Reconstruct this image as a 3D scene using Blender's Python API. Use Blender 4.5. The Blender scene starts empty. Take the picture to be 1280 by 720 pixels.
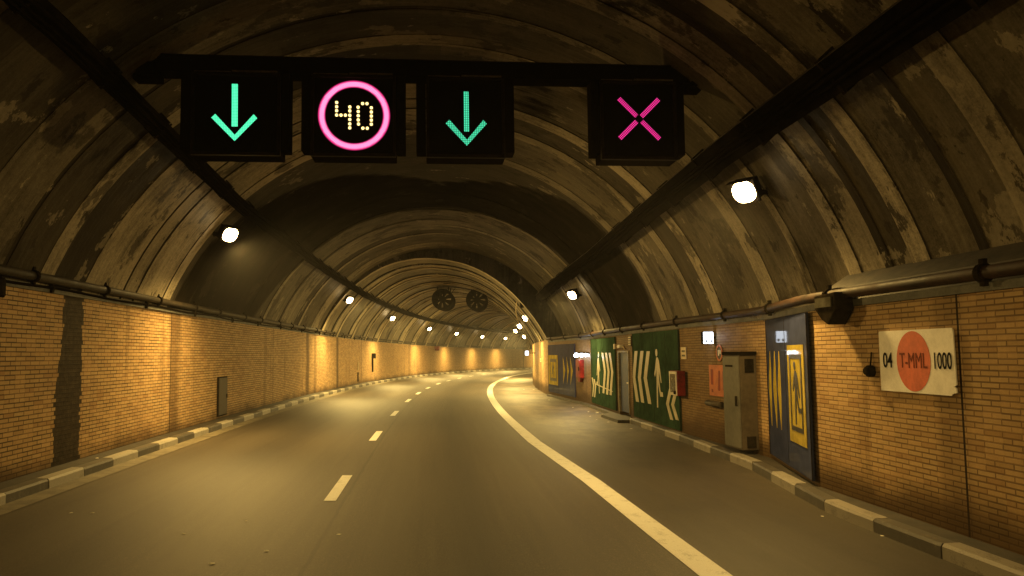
import bpy, bmesh, math, random
from mathutils import Vector, Matrix
random.seed(7)
C = bpy.context.scene.collection
scene = bpy.context.scene
PI = math.pi

# ------------------------------------------------------------------ tunnel alignment
F, Y0, ROLL, BANK = 1012.3, 441.0, -0.01303, 0.01895
TH0, K0, K1, DCAM, Q, H = -0.10659, 6.7e-5, 9.23e-5, 5.131, -4.385e-5, 1.70

def theta(s):
    if s < -8:
        return theta(-8) + (K0 - 8 * K1) * 0.3 * (s + 8)
    if s > 105:
        return theta(105) + (K0 + K1 * 105) * (s - 105)
    return TH0 + K0 * s + K1 * s * s / 2

STEP = 0.05
_tab = {}
def _build():
    x = y = 0.0
    _tab[0] = (0.0, 0.0)
    for i in range(1, 4001):
        t = theta((i - .5) * STEP); x += math.sin(t) * STEP; y += math.cos(t) * STEP; _tab[i] = (x, y)
    x = y = 0.0
    for i in range(-1, -801, -1):
        t = theta((i + .5) * STEP); x -= math.sin(t) * STEP; y -= math.cos(t) * STEP; _tab[i] = (x, y)
_build()

def base(s):
    i = math.floor(s / STEP); f = s / STEP - i
    a, b = _tab[i], _tab[i + 1]
    return a[0] + (b[0] - a[0]) * f, a[1] + (b[1] - a[1]) * f

def P(s, d, z, road=False):
    x, y = base(s); t = theta(s); o = d - DCAM
    return Vector((x + math.cos(t) * o, y - math.sin(t) * o,
                   z + Q * s * abs(s) - (BANK * o if road else 0)))

def interp(x, xs, ys):
    if x <= xs[0]: return ys[0]
    for i in range(1, len(xs)):
        if x <= xs[i]:
            return ys[i - 1] + (ys[i] - ys[i - 1]) * (x - xs[i - 1]) / (xs[i] - xs[i - 1])
    return ys[-1]

S0, S1, SM = -26.0, 172.0, 34.4
def dR(s): return interp(s, [9.55, 12.25, 16, 28, 34.4], [9.85, 10.42, 10.3, 10.3, 9.65])
def dK(s): return interp(s, [8.5, 12, 16, 24, 30, 34.4], [9.45, 9.95, 10.1, 10.12, 10.0, 9.45])
VC, VZ, VR = 5.1, .74, 5.48

def frange(a, b, st):
    n = max(1, int(math.ceil((b - a) / st - 1e-6)))
    return [a + (b - a) * i / n for i in range(n + 1)]

# ------------------------------------------------------------------ node helpers
class NT:
    def __init__(self, name):
        self.m = bpy.data.materials.new(name); self.m.use_nodes = True
        self.t = self.m.node_tree; self.t.nodes.clear()
        self.out = self.t.nodes.new('ShaderNodeOutputMaterial')
    def n(self, typ, ins=None, **props):
        nd = self.t.nodes.new(typ)
        for k, v in props.items(): setattr(nd, k, v)
        for k, v in (ins or {}).items(): self.set(nd.inputs[k], v)
        return nd
    def set(self, sock, v):
        if isinstance(v, bpy.types.NodeSocket): self.t.links.new(v, sock)
        elif v is not None:
            if isinstance(v, (tuple, list)) and len(v) == 3 and len(sock.default_value) == 4: v = (*v, 1)
            sock.default_value = v
    def math(self, op, a, b=None, c=None, clamp=False):
        nd = self.n('ShaderNodeMath', operation=op, use_clamp=clamp)
        for i, v in enumerate((a, b, c)):
            if v is not None: self.set(nd.inputs[i], v)
        return nd.outputs[0]
    def mix(self, f, a, b, mode='MIX'):
        nd = self.n('ShaderNodeMix', data_type='RGBA', blend_type=mode)
        self.set(nd.inputs[0], f); self.set(nd.inputs[6], a); self.set(nd.inputs[7], b)
        return nd.outputs[2]
    def step(self, x, a, b):
        nd = self.n('ShaderNodeMapRange', {'Value': x, 'From Min': a, 'From Max': b}, interpolation_type='SMOOTHSTEP')
        return nd.outputs[0]
    def lin(self, x, a, b, c, d):
        nd = self.n('ShaderNodeMapRange', {'Value': x, 'From Min': a, 'From Max': b, 'To Min': c, 'To Max': d})
        return nd.outputs[0]
    def noise(self, vec, scale=1, detail=4, rough=.55):
        return self.n('ShaderNodeTexNoise', {'Vector': vec, 'Scale': scale, 'Detail': detail, 'Roughness': rough}).outputs[0]
    def vec(self, x, y, z=0):
        nd = self.n('ShaderNodeCombineXYZ'); self.set(nd.inputs[0], x); self.set(nd.inputs[1], y); self.set(nd.inputs[2], z)
        return nd.outputs[0]
    def uv(self):
        u = self.n('ShaderNodeUVMap', uv_map='UVMap').outputs[0]
        sp = self.n('ShaderNodeSeparateXYZ', {0: u})
        return u, sp.outputs[0], sp.outputs[1]
    def attr(self, name): return self.n('ShaderNodeAttribute', attribute_name=name).outputs['Fac']
    def obj(self): return self.n('ShaderNodeTexCoord').outputs['Object']
    def bsdf(self, col, rough=.6, metal=0, bump=None, dist=.01, strength=.5, spec=.5, emit=None, es=0, coat=0):
        b = self.n('ShaderNodeBsdfPrincipled', {'Base Color': col, 'Roughness': rough, 'Metallic': metal, 'Specular IOR Level': spec, 'Coat Weight': coat, 'Coat Roughness': .04})
        if emit is not None:
            self.set(b.inputs['Emission Color'], emit); self.set(b.inputs['Emission Strength'], es)
        if bump is not None:
            bp = self.n('ShaderNodeBump', {'Height': bump, 'Distance': dist, 'Strength': strength})
            self.t.links.new(bp.outputs[0], b.inputs['Normal'])
        self.t.links.new(b.outputs[0], self.out.inputs[0]); return self.m

def plain(name, col, rough=.55, metal=0, var=.35, scale=6, spec=.15, coat=0):
    """painted / metal surface with uneven wear"""
    t = NT(name); o = t.obj()
    n1 = t.noise(o, scale, 6, .65); n2 = t.noise(o, scale * 7, 3)
    f = t.math('ADD', t.math('MULTIPLY', n1, .75), t.math('MULTIPLY', n2, .25))
    dark = tuple(c * (1 - var * 1.6) for c in col)
    lite = tuple(min(1, c * (1 + var * .5)) for c in col)
    c = t.mix(t.step(f, .3, .68), dark, lite)
    return t.bsdf(c, t.lin(n1, .3, .7, rough - .1, rough + .12), metal, bump=n2, dist=.002, strength=.25, spec=spec, coat=coat)

def emitter(name, col, s, dotted=None):
    t = NT(name)
    if dotted:
        freq, gap, gs, rot = dotted
        o = t.obj(); sp = t.n('ShaderNodeSeparateXYZ', {0: o})
        x, z = sp.outputs[0], sp.outputs[2]
        if rot:
            x, z = t.math('ADD', x, z), t.math('SUBTRACT', x, z); freq *= .7071
        fx = t.math('ABSOLUTE', t.math('SUBTRACT', t.math('FRACT', t.math('MULTIPLY', x, freq)), .5))
        fz = t.math('ABSOLUTE', t.math('SUBTRACT', t.math('FRACT', t.math('MULTIPLY', z, freq)), .5))
        r = t.math('SQRT', t.math('ADD', t.math('MULTIPLY', fx, fx), t.math('MULTIPLY', fz, fz)))
        k = t.step(r, .45, .28)
        c = t.mix(k, gap, col)
        st = t.lin(k, 0, 1, gs, s)
        return t.bsdf((.02, .02, .02), .5, emit=c, es=st)
    return t.bsdf((.05, .05, .05), .4, emit=col, es=s)

# ------------------------------------------------------------------ mesh builder
class MB:
    def __init__(self): self.v = []; self.f = []; self.m = []; self.u = []; self.tone = []; self.soot = []; self.smooth = []
    def vert(self, p, uv=(0, 0), soot=0):
        self.v.append(Vector(p)); self.u.append(uv); self.soot.append(soot); return len(self.v) - 1
    def face(self, idx, mat=0, tone=0, smooth=False):
        self.f.append(list(idx)); self.m.append(mat); self.tone.append(tone); self.smooth.append(smooth)
    def poly(self, pts, mat=0, uvs=None):
        self.face([self.vert(p, uvs[i] if uvs else (0, 0)) for i, p in enumerate(pts)], mat)
    def box(self, lo, hi, mat=0, M=None, bev=0):
        x0, y0, z0 = lo; x1, y1, z1 = hi
        ps = [(x0, y0, z0), (x1, y0, z0), (x1, y1, z0), (x0, y1, z0), (x0, y0, z1), (x1, y0, z1), (x1, y1, z1), (x0, y1, z1)]
        if M: ps = [M @ Vector(p) for p in ps]
        i = [self.vert(p) for p in ps]
        for q in ((0, 3, 2, 1), (4, 5, 6, 7), (0, 1, 5, 4), (1, 2, 6, 5), (2, 3, 7, 6), (3, 0, 4, 7)): self.face([i[k] for k in q], mat)
    def prism(self, poly, y0, y1, mat=0, M=None):
        """poly in (x,z), extruded along y"""
        a = sum(poly[i][0] * poly[(i + 1) % len(poly)][1] - poly[(i + 1) % len(poly)][0] * poly[i][1] for i in range(len(poly)))
        if a < 0: poly = poly[::-1]
        A = [Vector((x, y0, z)) for x, z in poly]; B = [Vector((x, y1, z)) for x, z in poly]
        if M: A = [M @ p for p in A]; B = [M @ p for p in B]
        ia = [self.vert(p) for p in A]; ib = [self.vert(p) for p in B]; n = len(poly)
        self.face(ia, mat); self.face(ib[::-1], mat)
        for k in range(n): self.face([ia[(k + 1) % n], ia[k], ib[k], ib[(k + 1) % n]], mat)
    def tube(self, pts, r, seg=10, mat=0, caps=True, closed=False):
        pts = [Vector(p) for p in pts]; rings = []; n = len(pts)
        for i, p in enumerate(pts):
            if closed: d = pts[(i + 1) % n] - pts[i - 1]
            else: d = pts[min(i + 1, n - 1)] - pts[max(i - 1, 0)]
            d.normalize(); up = Vector((0, 0, 1)) if abs(d.z) < .9 else Vector((1, 0, 0))
            a = d.cross(up).normalized(); b = a.cross(d)
            rr = r[i] if isinstance(r, (list, tuple)) else r
            rings.append([self.vert(p + (a * math.cos(k * 2 * PI / seg) + b * math.sin(k * 2 * PI / seg)) * rr) for k in range(seg)])
        for i in range(n if closed else n - 1):
            A, B = rings[i], rings[(i + 1) % n]
            for k in range(seg): self.face([A[k], B[k], B[(k + 1) % seg], A[(k + 1) % seg]], mat, smooth=True)
        if caps and not closed: self.face(rings[0], mat); self.face(rings[-1][::-1], mat)
    def disc(self, c, r, axis='y', y1=None, seg=20, mat=0):
        poly = [(c[0] + r * math.cos(2 * PI * k / seg), c[2] + r * math.sin(2 * PI * k / seg)) for k in range(seg)]
        self.prism(poly, c[1], y1, mat)
    def ring(self, c, ro, ri, y0, y1, seg=48, mat=0, smooth=True):
        for k in range(seg):
            a, b = 2 * PI * k / seg, 2 * PI * (k + 1) / seg
            def q(r, t, y): return self.vert((c[0] + r * math.cos(t), y, c[2] + r * math.sin(t)))
            self.face([q(ri, a, y0), q(ro, a, y0), q(ro, b, y0), q(ri, b, y0)], mat)
            self.face([q(ri, b, y1), q(ro, b, y1), q(ro, a, y1), q(ri, a, y1)], mat)
            self.face([q(ro, a, y0), q(ro, a, y1), q(ro, b, y1), q(ro, b, y0)], mat)
            self.face([q(ri, b, y0), q(ri, b, y1), q(ri, a, y1), q(ri, a, y0)], mat)
    def sweep(self, prof, stations, mat=0, road=False, closed=False, uvf=None, smooth=False, matf=None):
        """prof(s) -> list of (d,z); faces between successive stations"""
        prev = None
        for si, s in enumerate(stations):
            pr = prof(s); L = [0.0]
            for i in range(1, len(pr)): L.append(L[-1] + math.hypot(pr[i][0] - pr[i - 1][0], pr[i][1] - pr[i - 1][1]))
            ring = [self.vert(P(s, d, z, road), uvf(s, d, z) if uvf else (s, L[i])) for i, (d, z) in enumerate(pr)]
            if prev:
                n = len(ring)
                for k in range(n if closed else n - 1):
                    j = (k + 1) % n
                    self.face([prev[k], prev[j], ring[j], ring[k]], matf((s + stations[si - 1]) / 2) if matf else mat, smooth=smooth)
            elif closed: self.face(ring, mat)
            prev = ring
        if closed: self.face(prev[::-1], mat)
    def build(self, name, mats, parent=None, local=False, bevel=0, attrs=False, origin=None, recalc=True):
        """local=True: vertices are already in the parent's frame"""
        if not isinstance(mats, (list, tuple)): mats = [mats]
        o0 = Vector((0, 0, 0))
        if parent is None:
            if origin is not None: o0 = Vector(origin)
            else:
                xs = [v.x for v in self.v]; ys = [v.y for v in self.v]; zs = [v.z for v in self.v]
                o0 = Vector(((min(xs) + max(xs)) / 2, (min(ys) + max(ys)) / 2, min(zs)))
        elif not local:
            inv = parent.matrix_basis.inverted()
        me = bpy.data.meshes.new(name)
        if parent is None: vs = [v - o0 for v in self.v]
        elif local: vs = self.v
        else: vs = [inv @ v for v in self.v]
        me.from_pydata(vs, [], self.f)
        for m in mats: me.materials.append(m)
        me.polygons.foreach_set('material_index', self.m)
        me.polygons.foreach_set('use_smooth', self.smooth)
        ul = me.uv_layers.new(name='UVMap')
        for lp in me.loops: ul.data[lp.index].uv = self.u[lp.vertex_index]
        if attrs:
            tl = me.uv_layers.new(name='Tone')
            for pi, pf in enumerate(me.polygons):
                for li in pf.loop_indices: tl.data[li].uv = (self.tone[pi], self.soot[me.loops[li].vertex_index])
            me.uv_layers.active_index = 0
        elif recalc:
            bm = bmesh.new(); bm.from_mesh(me)
            bmesh.ops.recalc_face_normals(bm, faces=bm.faces); bm.to_mesh(me); bm.free()
        me.update()
        o = bpy.data.objects.new(name, me); C.objects.link(o)
        if parent is None: o.location = o0
        else: o.parent = parent
        if bevel:
            md = o.modifiers.new('bevel', 'BEVEL'); md.width = bevel; md.segments = 2; md.limit_method = 'ANGLE'; md.angle_limit = .6
        return o

def tag(o, label=None, cat=None, group=None, kind=None):
    if label: o['label'] = label
    if cat: o['category'] = cat
    if group: o['group'] = group
    if kind: o['kind'] = kind
    return o
def empty(name, loc, rz=0):
    o = bpy.data.objects.new(name, None); C.objects.link(o)
    o.matrix_basis = Matrix.Translation(loc) @ Matrix.Rotation(rz, 4, 'Z')
    o.empty_display_size = .2
    return o
def dup(root, loc, rz, label=None):
    r = root.copy(); C.objects.link(r); r.matrix_basis = Matrix.Translation(loc) @ Matrix.Rotation(rz, 4, 'Z')
    if label: r['label'] = label
    for ch in list(root.children):
        c = ch.copy(); C.objects.link(c); c.parent = r
        for g in list(ch.children):
            d = g.copy(); C.objects.link(d); d.parent = c
    return r

# ------------------------------------------------------------------ materials
def mat_brick(name, side):
    t = NT(name); uv, u, v = t.uv()
    wob = t.noise(uv, .8, 3)
    BWD, RHT = (.25, .058) if side == 'L' else (.225, .05)
    bt = t.n('ShaderNodeTexBrick', {'Vector': uv, 'Color1': (.43, .305, .16), 'Color2': (.365, .245, .122), 'Mortar': (.05, .035, .021) if side == 'L' else (.15, .10, .056),
             'Scale': 1.0, 'Mortar Size': .0085, 'Mortar Smooth': .25, 'Bias': -.1, 'Brick Width': BWD, 'Row Height': RHT},
             offset=.5)
    col = bt.outputs[0]; fac = bt.outputs[1]
    big = t.noise(uv, .55, 5, .6); fine = t.noise(uv, 22, 4, .7)
    cell = t.n('ShaderNodeTexWhiteNoise', {'Vector': t.vec(t.math('FLOOR', t.math('DIVIDE', u, BWD)), t.math('FLOOR', t.math('DIVIDE', v, RHT)))}, noise_dimensions='2D').outputs[0]
    col = t.mix(t.math('MULTIPLY', t.step(cell, .5, 1), .45), col, (.52, .34, .17))
    col = t.mix(t.math('MULTIPLY', t.step(cell, .3, 0), .4), col, (.25, .13, .055))
    col = t.mix(t.lin(fine, .3, .7, .25, 0), col, (.14, .08, .045))
    col = t.mix(t.math('MULTIPLY', t.step(big, .5, .75), .45), col, (.18, .10, .055))
    # vertical run-off streaks and dirt splashed along the foot of the wall
    st = t.noise(t.vec(t.math('MULTIPLY', u, 2.2), t.math('MULTIPLY', v, .25)), 1, 4, .6)
    col = t.mix(t.math('MULTIPLY', t.step(st, .55, .78), .5), col, (.07, .038, .018))
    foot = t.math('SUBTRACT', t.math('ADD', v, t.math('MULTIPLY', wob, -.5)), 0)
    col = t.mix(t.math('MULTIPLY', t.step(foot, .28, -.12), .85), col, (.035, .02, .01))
    row = t.n('ShaderNodeTexWhiteNoise', {'W': t.math('FLOOR', t.math('DIVIDE', v, RHT))}, noise_dimensions='1D').outputs[0]
    jag = t.math('SUBTRACT', row, .5)
    def stripe(col, a, b, am, c, narrow=0):
        """soot-black vertical gap between a and b, toothed brick edges"""
        e = t.math('MULTIPLY', jag, .09)
        aa = t.math('ADD', t.math('ADD', e, a), t.math('MULTIPLY', t.step(v, .9, 2.3), narrow))
        bb = t.math('ADD', t.math('MULTIPLY', e, -1.0), b)
        k = t.math('MULTIPLY', t.math('GREATER_THAN', u, aa), t.math('LESS_THAN', u, bb))
        return t.mix(t.math('MULTIPLY', k, am), col, c)
    def halo(col, c0, w, am):
        dd = t.math('ABSOLUTE', t.math('SUBTRACT', t.math('ADD', u, t.math('MULTIPLY', t.math('SUBTRACT', st, .5), w * 1.6)), c0))
        return t.mix(t.math('MULTIPLY', t.step(dd, w, w * .2), am), col, (.045, .026, .014))
    def joint(col, c0, w=.018):
        dd = t.math('ABSOLUTE', t.math('SUBTRACT', u, c0))
        return t.mix(t.step(dd, w, w * .6), col, (.012, .008, .006))
    if side == 'L':
        gn = t.noise(uv, 9, 5, .7)
        gap = t.mix(t.step(gn, .4, .7), (.012, .009, .006), (.04, .03, .02))
        col = stripe(col, 11.83, 12.66, .96, gap, .2)
        col = joint(col, 16.72); col = halo(col, 17.0, .5, .6)
        for c0, w, a in ((32.1, .5, .7), (33.6, .4, .4), (38.8, .45, .75), (45.5, .3, .4), (62, .6, .4), (103, .3, .8), (25.2, .3, .25), (5.2, .4, .4)):
            col = halo(col, c0, w, a)
        for c0 in (32.0, 26.3, 38.85, 5.0, -3, -11): col = joint(col, c0)
    else:
        for c0 in (6.79, 1.5, -4, -12): col = joint(col, c0)
        col = halo(col, 6.9, .35, .35)
        col = t.mix(t.math('MULTIPLY', t.step(t.math('ADD', u, t.math('MULTIPLY', big, 2)), 13.1, 14.6), .62), col, (.06, .035, .018))
    h = t.math('ADD', t.math('MULTIPLY', fac, -1), t.math('MULTIPLY', fine, .35))
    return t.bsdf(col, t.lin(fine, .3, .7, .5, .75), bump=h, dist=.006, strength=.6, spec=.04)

def mat_vault(name, lite=(.42, .37, .29), dark=(.020, .016, .012), sootc=(.008, .0065, .005), gloss=.5, spec=.035):
    t = NT(name); uv, u, v = t.uv(); tsp = t.n('ShaderNodeSeparateXYZ', {0: t.n('ShaderNodeUVMap', uv_map='Tone').outputs[0]}); tone, soot = tsp.outputs[0], tsp.outputs[1]
    streak = t.noise(t.vec(t.math('MULTIPLY', u, 5), t.math('MULTIPLY', v, .35)), 1, 6, .65)
    blot = t.noise(t.vec(t.math('MULTIPLY', u, 1.1), t.math('MULTIPLY', v, .8), 3.1), 1, 7, .62)
    fine = t.noise(t.vec(u, v, 9), 14, 5, .7)
    board = t.noise(t.vec(t.math('MULTIPLY', u, .5), t.math('MULTIPLY', v, 6), 5), 1, 2)
    drip = t.noise(t.vec(t.math('MULTIPLY', u, 17), t.math('MULTIPLY', v, .8), 2), 1, 4, .7)
    pit = t.noise(t.vec(u, v, 21), 45, 3, .75)
    def cen(x, a): return t.math('MULTIPLY', t.math('SUBTRACT', x, .5), a)
    n = t.math('ADD', cen(streak, .9), cen(blot, 2.0)); n = t.math('ADD', n, cen(drip, .9)); n = t.math('ADD', n, cen(fine, 1.1)); n = t.math('ADD', n, cen(pit, 1.0))
    n = t.math('MAXIMUM', t.math('ADD', n, .75), .12)
    k = t.math('MULTIPLY', t.math('POWER', tone, 1.75), n, clamp=True)
    k = t.math('MULTIPLY', k, 1.75, clamp=True)
    col = t.mix(k, dark, lite)
    pl_ = t.noise(t.vec(t.math('MULTIPLY', u, 1.0), t.math('MULTIPLY', v, .75), 33), 1, 8, .68)
    col = t.mix(t.math('MULTIPLY', t.step(pl_, .555, .585), t.lin(fine, .3, .7, .45, .9)), col, tuple(c * 1.3 for c in dark))
    col = t.mix(t.math('MULTIPLY', t.step(pl_, .40, .385), t.lin(fine, .3, .7, .25, .6)), col, tuple(c * .8 for c in lite))
    # flaked patches with hard edges where soot has peeled or where it hangs on
    pk = t.noise(t.vec(t.math('MULTIPLY', u, 2.3), t.math('MULTIPLY', v, 1.2), 17), 1, 6, .7)
    col = t.mix(t.math('MULTIPLY', t.step(pk, .60, .625), .8), col, dark)
    col = t.mix(t.math('MULTIPLY', t.step(pk, .36, .34), .5), col, lite)
    # rusty / greenish tint variation
    col = t.mix(t.math('MULTIPLY', t.step(blot, .5, .8), .35), col, (.09, .066, .03))
    sk = t.math('ADD', soot, t.math('ADD', cen(pk, .9), cen(streak, .9)))
    sc = t.mix(t.step(t.math('ADD', t.math('MULTIPLY', blot, .5), t.math('MULTIPLY', drip, .5)), .4, .62), sootc, tuple(c * 2.4 for c in sootc))
    col = t.mix(t.math('MULTIPLY', t.step(sk, .36, .72), .86), col, sc)
    h = t.math('ADD', t.math('MULTIPLY', blot, .6), t.math('ADD', t.math('MULTIPLY', fine, .25), t.math('MULTIPLY', pk, .5)))
    rg = t.lin(t.math('ADD', t.math('MULTIPLY', drip, .6), t.math('MULTIPLY', fine, .4)), .3, .7, gloss - .1, gloss + .25)
    sm_ = t.step(sk, .36, .72)
    rg = t.mix(sm_, rg, (.75, .75, .75)); sp = t.math('MULTIPLY', t.lin(sm_, 0, 1, spec, 0), t.lin(drip, .5, .72, .5, 3.2))
    return t.bsdf(col, rg, bump=h, dist=.03, strength=.75, spec=sp)

def mat_road():
    t = NT('asphalt'); uv, u, v = t.uv()
    big = t.noise(t.vec(t.math('MULTIPLY', u, .045), t.math('MULTIPLY', v, .7)), 1, 5, .6)
    mid = t.noise(uv, 2.2, 5, .65); fine = t.noise(uv, 60, 3, .8); grit = t.noise(uv, 170, 2, .6)
    col = t.mix(t.step(big, .3, .7), (.049, .040, .030), (.055, .045, .034))
    col = t.mix(t.math('MULTIPLY', t.step(mid, .45, .8), .06), col, (.045, .04, .034))
    col = t.mix(t.math('MULTIPLY', t.step(fine, .5, .75), .6), col, (.17, .15, .12))
    col = t.mix(t.math('MULTIPLY', t.step(fine, .48, .28), .6), col, (.018, .016, .014))
    g2 = t.noise(uv, 24, 4, .8)
    col = t.mix(t.math('MULTIPLY', t.step(g2, .5, .72), .7), col, (.17, .145, .11))
    col = t.mix(t.math('MULTIPLY', t.step(g2, .47, .3), .7), col, (.02, .017, .014))
    lg = t.noise(t.vec(t.math('MULTIPLY', u, .22), t.math('MULTIPLY', v, 7), 8), 1, 4, .6)
    col = t.mix(t.math('MULTIPLY', t.step(lg, .5, .72), .35), col, (.03, .026, .021))
    col = t.mix(t.math('MULTIPLY', t.step(lg, .5, .3), .35), col, (.09, .078, .06))
    # polished wheel tracks and oil line
    for c0, w, a, cc in ((1.6, .45, .5, (.08, .069, .053)), (3.1, .4, .5, (.08, .069, .053)), (4.75, .4, .45, (.08, .069, .053)), (6.35, .4, .45, (.08, .069, .053)), (5.55, .5, .5, (.03, .026, .022)), (2.35, .5, .45, (.03, .026, .022))):
        dd = t.math('ABSOLUTE', t.math('SUBTRACT', t.math('ADD', v, t.math('MULTIPLY', t.math('SUBTRACT', big, .5), .5)), c0))
        col = t.mix(t.math('MULTIPLY', t.step(dd, w, 0), a), col, cc)
    # paving seam beside the centre dashes, crossing joint
    dd = t.math('ABSOLUTE', t.math('SUBTRACT', t.math('ADD', v, t.math('MULTIPLY', t.math('SUBTRACT', mid, .5), .06)), 4.16))
    col = t.mix(t.math('MULTIPLY', t.step(dd, .03, .01), .55), col, (.02, .018, .015))
    dd = t.math('ABSOLUTE', t.math('SUBTRACT', t.math('ADD', u, t.math('MULTIPLY', t.math('SUBTRACT', mid, .5), .2)), 29.1))
    k = t.math('MULTIPLY', t.step(dd, .09, .04), t.math('MULTIPLY', t.step(v, .7, .9), t.step(v, 2.1, 1.7)))
    col = t.mix(t.math('MULTIPLY', k, .8), col, (.015, .013, .011))
    # dusty dirt over the lay-by and along the edges
    dust = t.noise(t.vec(t.math('MULTIPLY', u, .6), t.math('MULTIPLY', v, 1.1), 4), 1, 7, .68)
    lay = t.math('MULTIPLY', t.math('MULTIPLY', t.step(v, 7.35, 8.0), t.step(dust, .42, .62)), t.step(u, 13, 19))
    col = t.mix(t.math('MULTIPLY', t.step(v, 7.4, 7.6), .45), col, (.018, .015, .012))
    col = t.mix(t.math('MULTIPLY', lay, .6), col, (.16, .125, .085))
    dk = t.math('MULTIPLY', t.step(v, 7.45, 7.7), t.step(dust, .5, .34))
    col = t.mix(t.math('MULTIPLY', dk, .6), col, (.025, .021, .017))
    edge = t.math('ADD', t.step(v, 1.15, .5), t.math('MULTIPLY', t.step(v, 9.0, 9.9), .8))
    col = t.mix(t.math('MULTIPLY', edge, t.lin(mid, .3, .7, .1, .6)), col, (.11, .09, .062))
    h = t.math('ADD', fine, t.math('MULTIPLY', grit, .5))
    rg = t.lin(g2, .3, .7, .52, .66)
    return t.bsdf(col, rg, bump=h, dist=.006, strength=.7, spec=.2)

def mat_paint(name, col, wear=.55, under=(.06, .053, .045)):
    t = NT(name); uv, u, v = t.uv()
    n = t.noise(uv, 5, 6, .7); f = t.noise(uv, 60, 3, .75)
    k = t.math('ADD', t.math('MULTIPLY', n, .6), t.math('MULTIPLY', f, .4))
    c = t.mix(t.math('MULTIPLY', t.step(k, .5, .62), wear), col, under)
    c = t.mix(t.lin(n, .3, .7, .3, 0), c, tuple(x * .55 for x in col))
    return t.bsdf(c, .6, bump=f, dist=.003, strength=.4)

def mat_conc(name, col, var=.5, scale=3):
    t = NT(name); uv, u, v = t.uv()
    n = t.noise(uv, scale, 6, .68); f = t.noise(uv, 40, 4, .7)
    c = t.mix(t.step(n, .33, .66), tuple(x * (1 - var) for x in col), tuple(min(1, x * 1.2) for x in col))
    c = t.mix(t.lin(f, .3, .65, .5, 0), c, tuple(x * .35 for x in col))
    return t.bsdf(c, .75, bump=f, dist=.006, strength=.5)

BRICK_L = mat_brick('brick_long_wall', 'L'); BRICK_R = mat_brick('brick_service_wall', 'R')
VAULT = mat_vault('sooty_concrete'); VAULT2 = mat_vault('sooty_concrete_ribbed', (.42, .36, .25), (.022, .018, .013), gloss=.42, spec=.14)
ROAD = mat_road()
WHITE = mat_paint('road_paint', (.78, .77, .72), .45); EDGEW = mat_paint('edge_line_paint', (.68, .67, .62), .5)
KERB_W = mat_paint('kerb_white', (.32, .30, .26), .6, (.1, .09, .07)); KERB_W2 = mat_paint('kerb_dirty_white', (.22, .2, .17), .7, (.07, .06, .05)); KERB_D = mat_paint('kerb_dark', (.042, .036, .03), .4, (.16, .14, .11))
GUTTER = mat_conc('gutter_concrete', (.17, .145, .1)); PAVE = mat_conc('pavement_concrete', (.032, .025, .018), .6)
LEDGE = mat_conc('ledge_concrete', (.04, .032, .023), .75); LEDGEBLUE = mat_conc('coping_concrete', (.10, .10, .095), .5)
BLACKM = plain('black_painted_steel', (.008, .006, .005), .65, 0, .3, spec=0)
BEZEL = plain('worn_bezel_steel', (.02, .014, .011), .6, 0, .5, 5, spec=.05); SCREEN = plain('signal_screen', (.006, .005, .005), .5, 0, .2, spec=0)
DARKM = plain('dark_sooty_steel', (.02, .016, .012), .6, 0, .5, spec=0)
SILL = plain('worn_edge_steel', (.22, .18, .13), .4, .6, .5)
PIPE = plain('rusty_pipe_paint', (.035, .018, .012), .6, 0, .5, 3, spec=.15)
PIPEL = plain('sooty_pipe_paint', (.04, .032, .024), .6, 0, .5, 3, spec=.12)
TRAYM = plain('sooty_tray_steel', (.010, .008, .007), .6, 0, .5, 3, spec=0)
TRAYLIP = plain('lit_tray_lip', (.07, .055, .04), .45, .2, .6, 3, spec=.2)  # paler than the tray: lamp light on its edge put into the colour
GREY = plain('grey_cabinet_paint', (.10, .096, .085), .5, 0, .25, 2); BEIGE = plain('beige_cabinet_side', (.075, .06, .045), .55, 0, .3, 2)
HATCHM = plain('hatch_steel', (.06, .048, .036), .6, 0, .35, 3)
GREENP = plain('green_panel_paint', (.028, .058, .036), .5, 0, .35, 1.2, spec=0)
BLUEP = plain('dark_blue_panel_paint', (.034, .042, .10), .5, 0, .25, 1.2, spec=0, coat=.2)
CREAM = plain('cream_marking', (.42, .38, .27), .4, 0, .2, 5); YELLOW = plain('yellow_marking', (.36, .28, .05), .5, 0, .25, 4, spec=0, coat=.2)
BLACKMARK = plain('black_marking', (.015, .014, .014), .35, 0, .2)
REDM = plain('red_cabinet_paint', (.2, .014, .010), .4, 0, .4, 4); WHITEM = plain('white_painted_metal', (.62, .58, .5), .45, 0, .3, 6)
SIGNW = plain('dirty_white_sign', (.8, .78, .76), .5, 0, .12, 4); SIGNR = plain('faded_red_disc', (.62, .15, .09), .5, 0, .2, 4)
INK = plain('sign_ink', (.02, .02, .024), .6, 0, .1, spec=0); INKR = plain('sign_ink_on_red', (.19, .065, .05), .6, 0, .1, spec=0)
POSTER = plain('orange_red_notice', (.42, .13, .06), .5, 0, .3, 5); DOORB = plain('blue_black_door_paint', (.05, .075, .17), .45, 0, .3, 3, spec=.15)
FRAMEM = plain('door_frame_paint', (.2, .17, .115), .5, 0, .4, 4); PLATE = plain('pale_plate', (.55, .45, .3), .5, 0, .25, 5)
PAPER = plain('pale_paper', (.7, .66, .56), .7, 0, .2, 20)
GLASSD = plain('dull_glass', (.07, .065, .05), .12, 0, .3)
LENS = emitter('lit_lamp_glass', (1, .72, .34), 32)
WLED = emitter('white_led', (.82, .9, 1), 22); EXITM = emitter('lit_exit_face', (.80, .88, 1), 7)
GRN = emitter('green_leds', (.14, 1, .5), 1.15, (55, (.04, .85, .40), .75, False)); GRN2 = emitter('dimmer_green_leds', (.10, .95, .5), .9, (46, (.01, .35, .18), .45, False))
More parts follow.
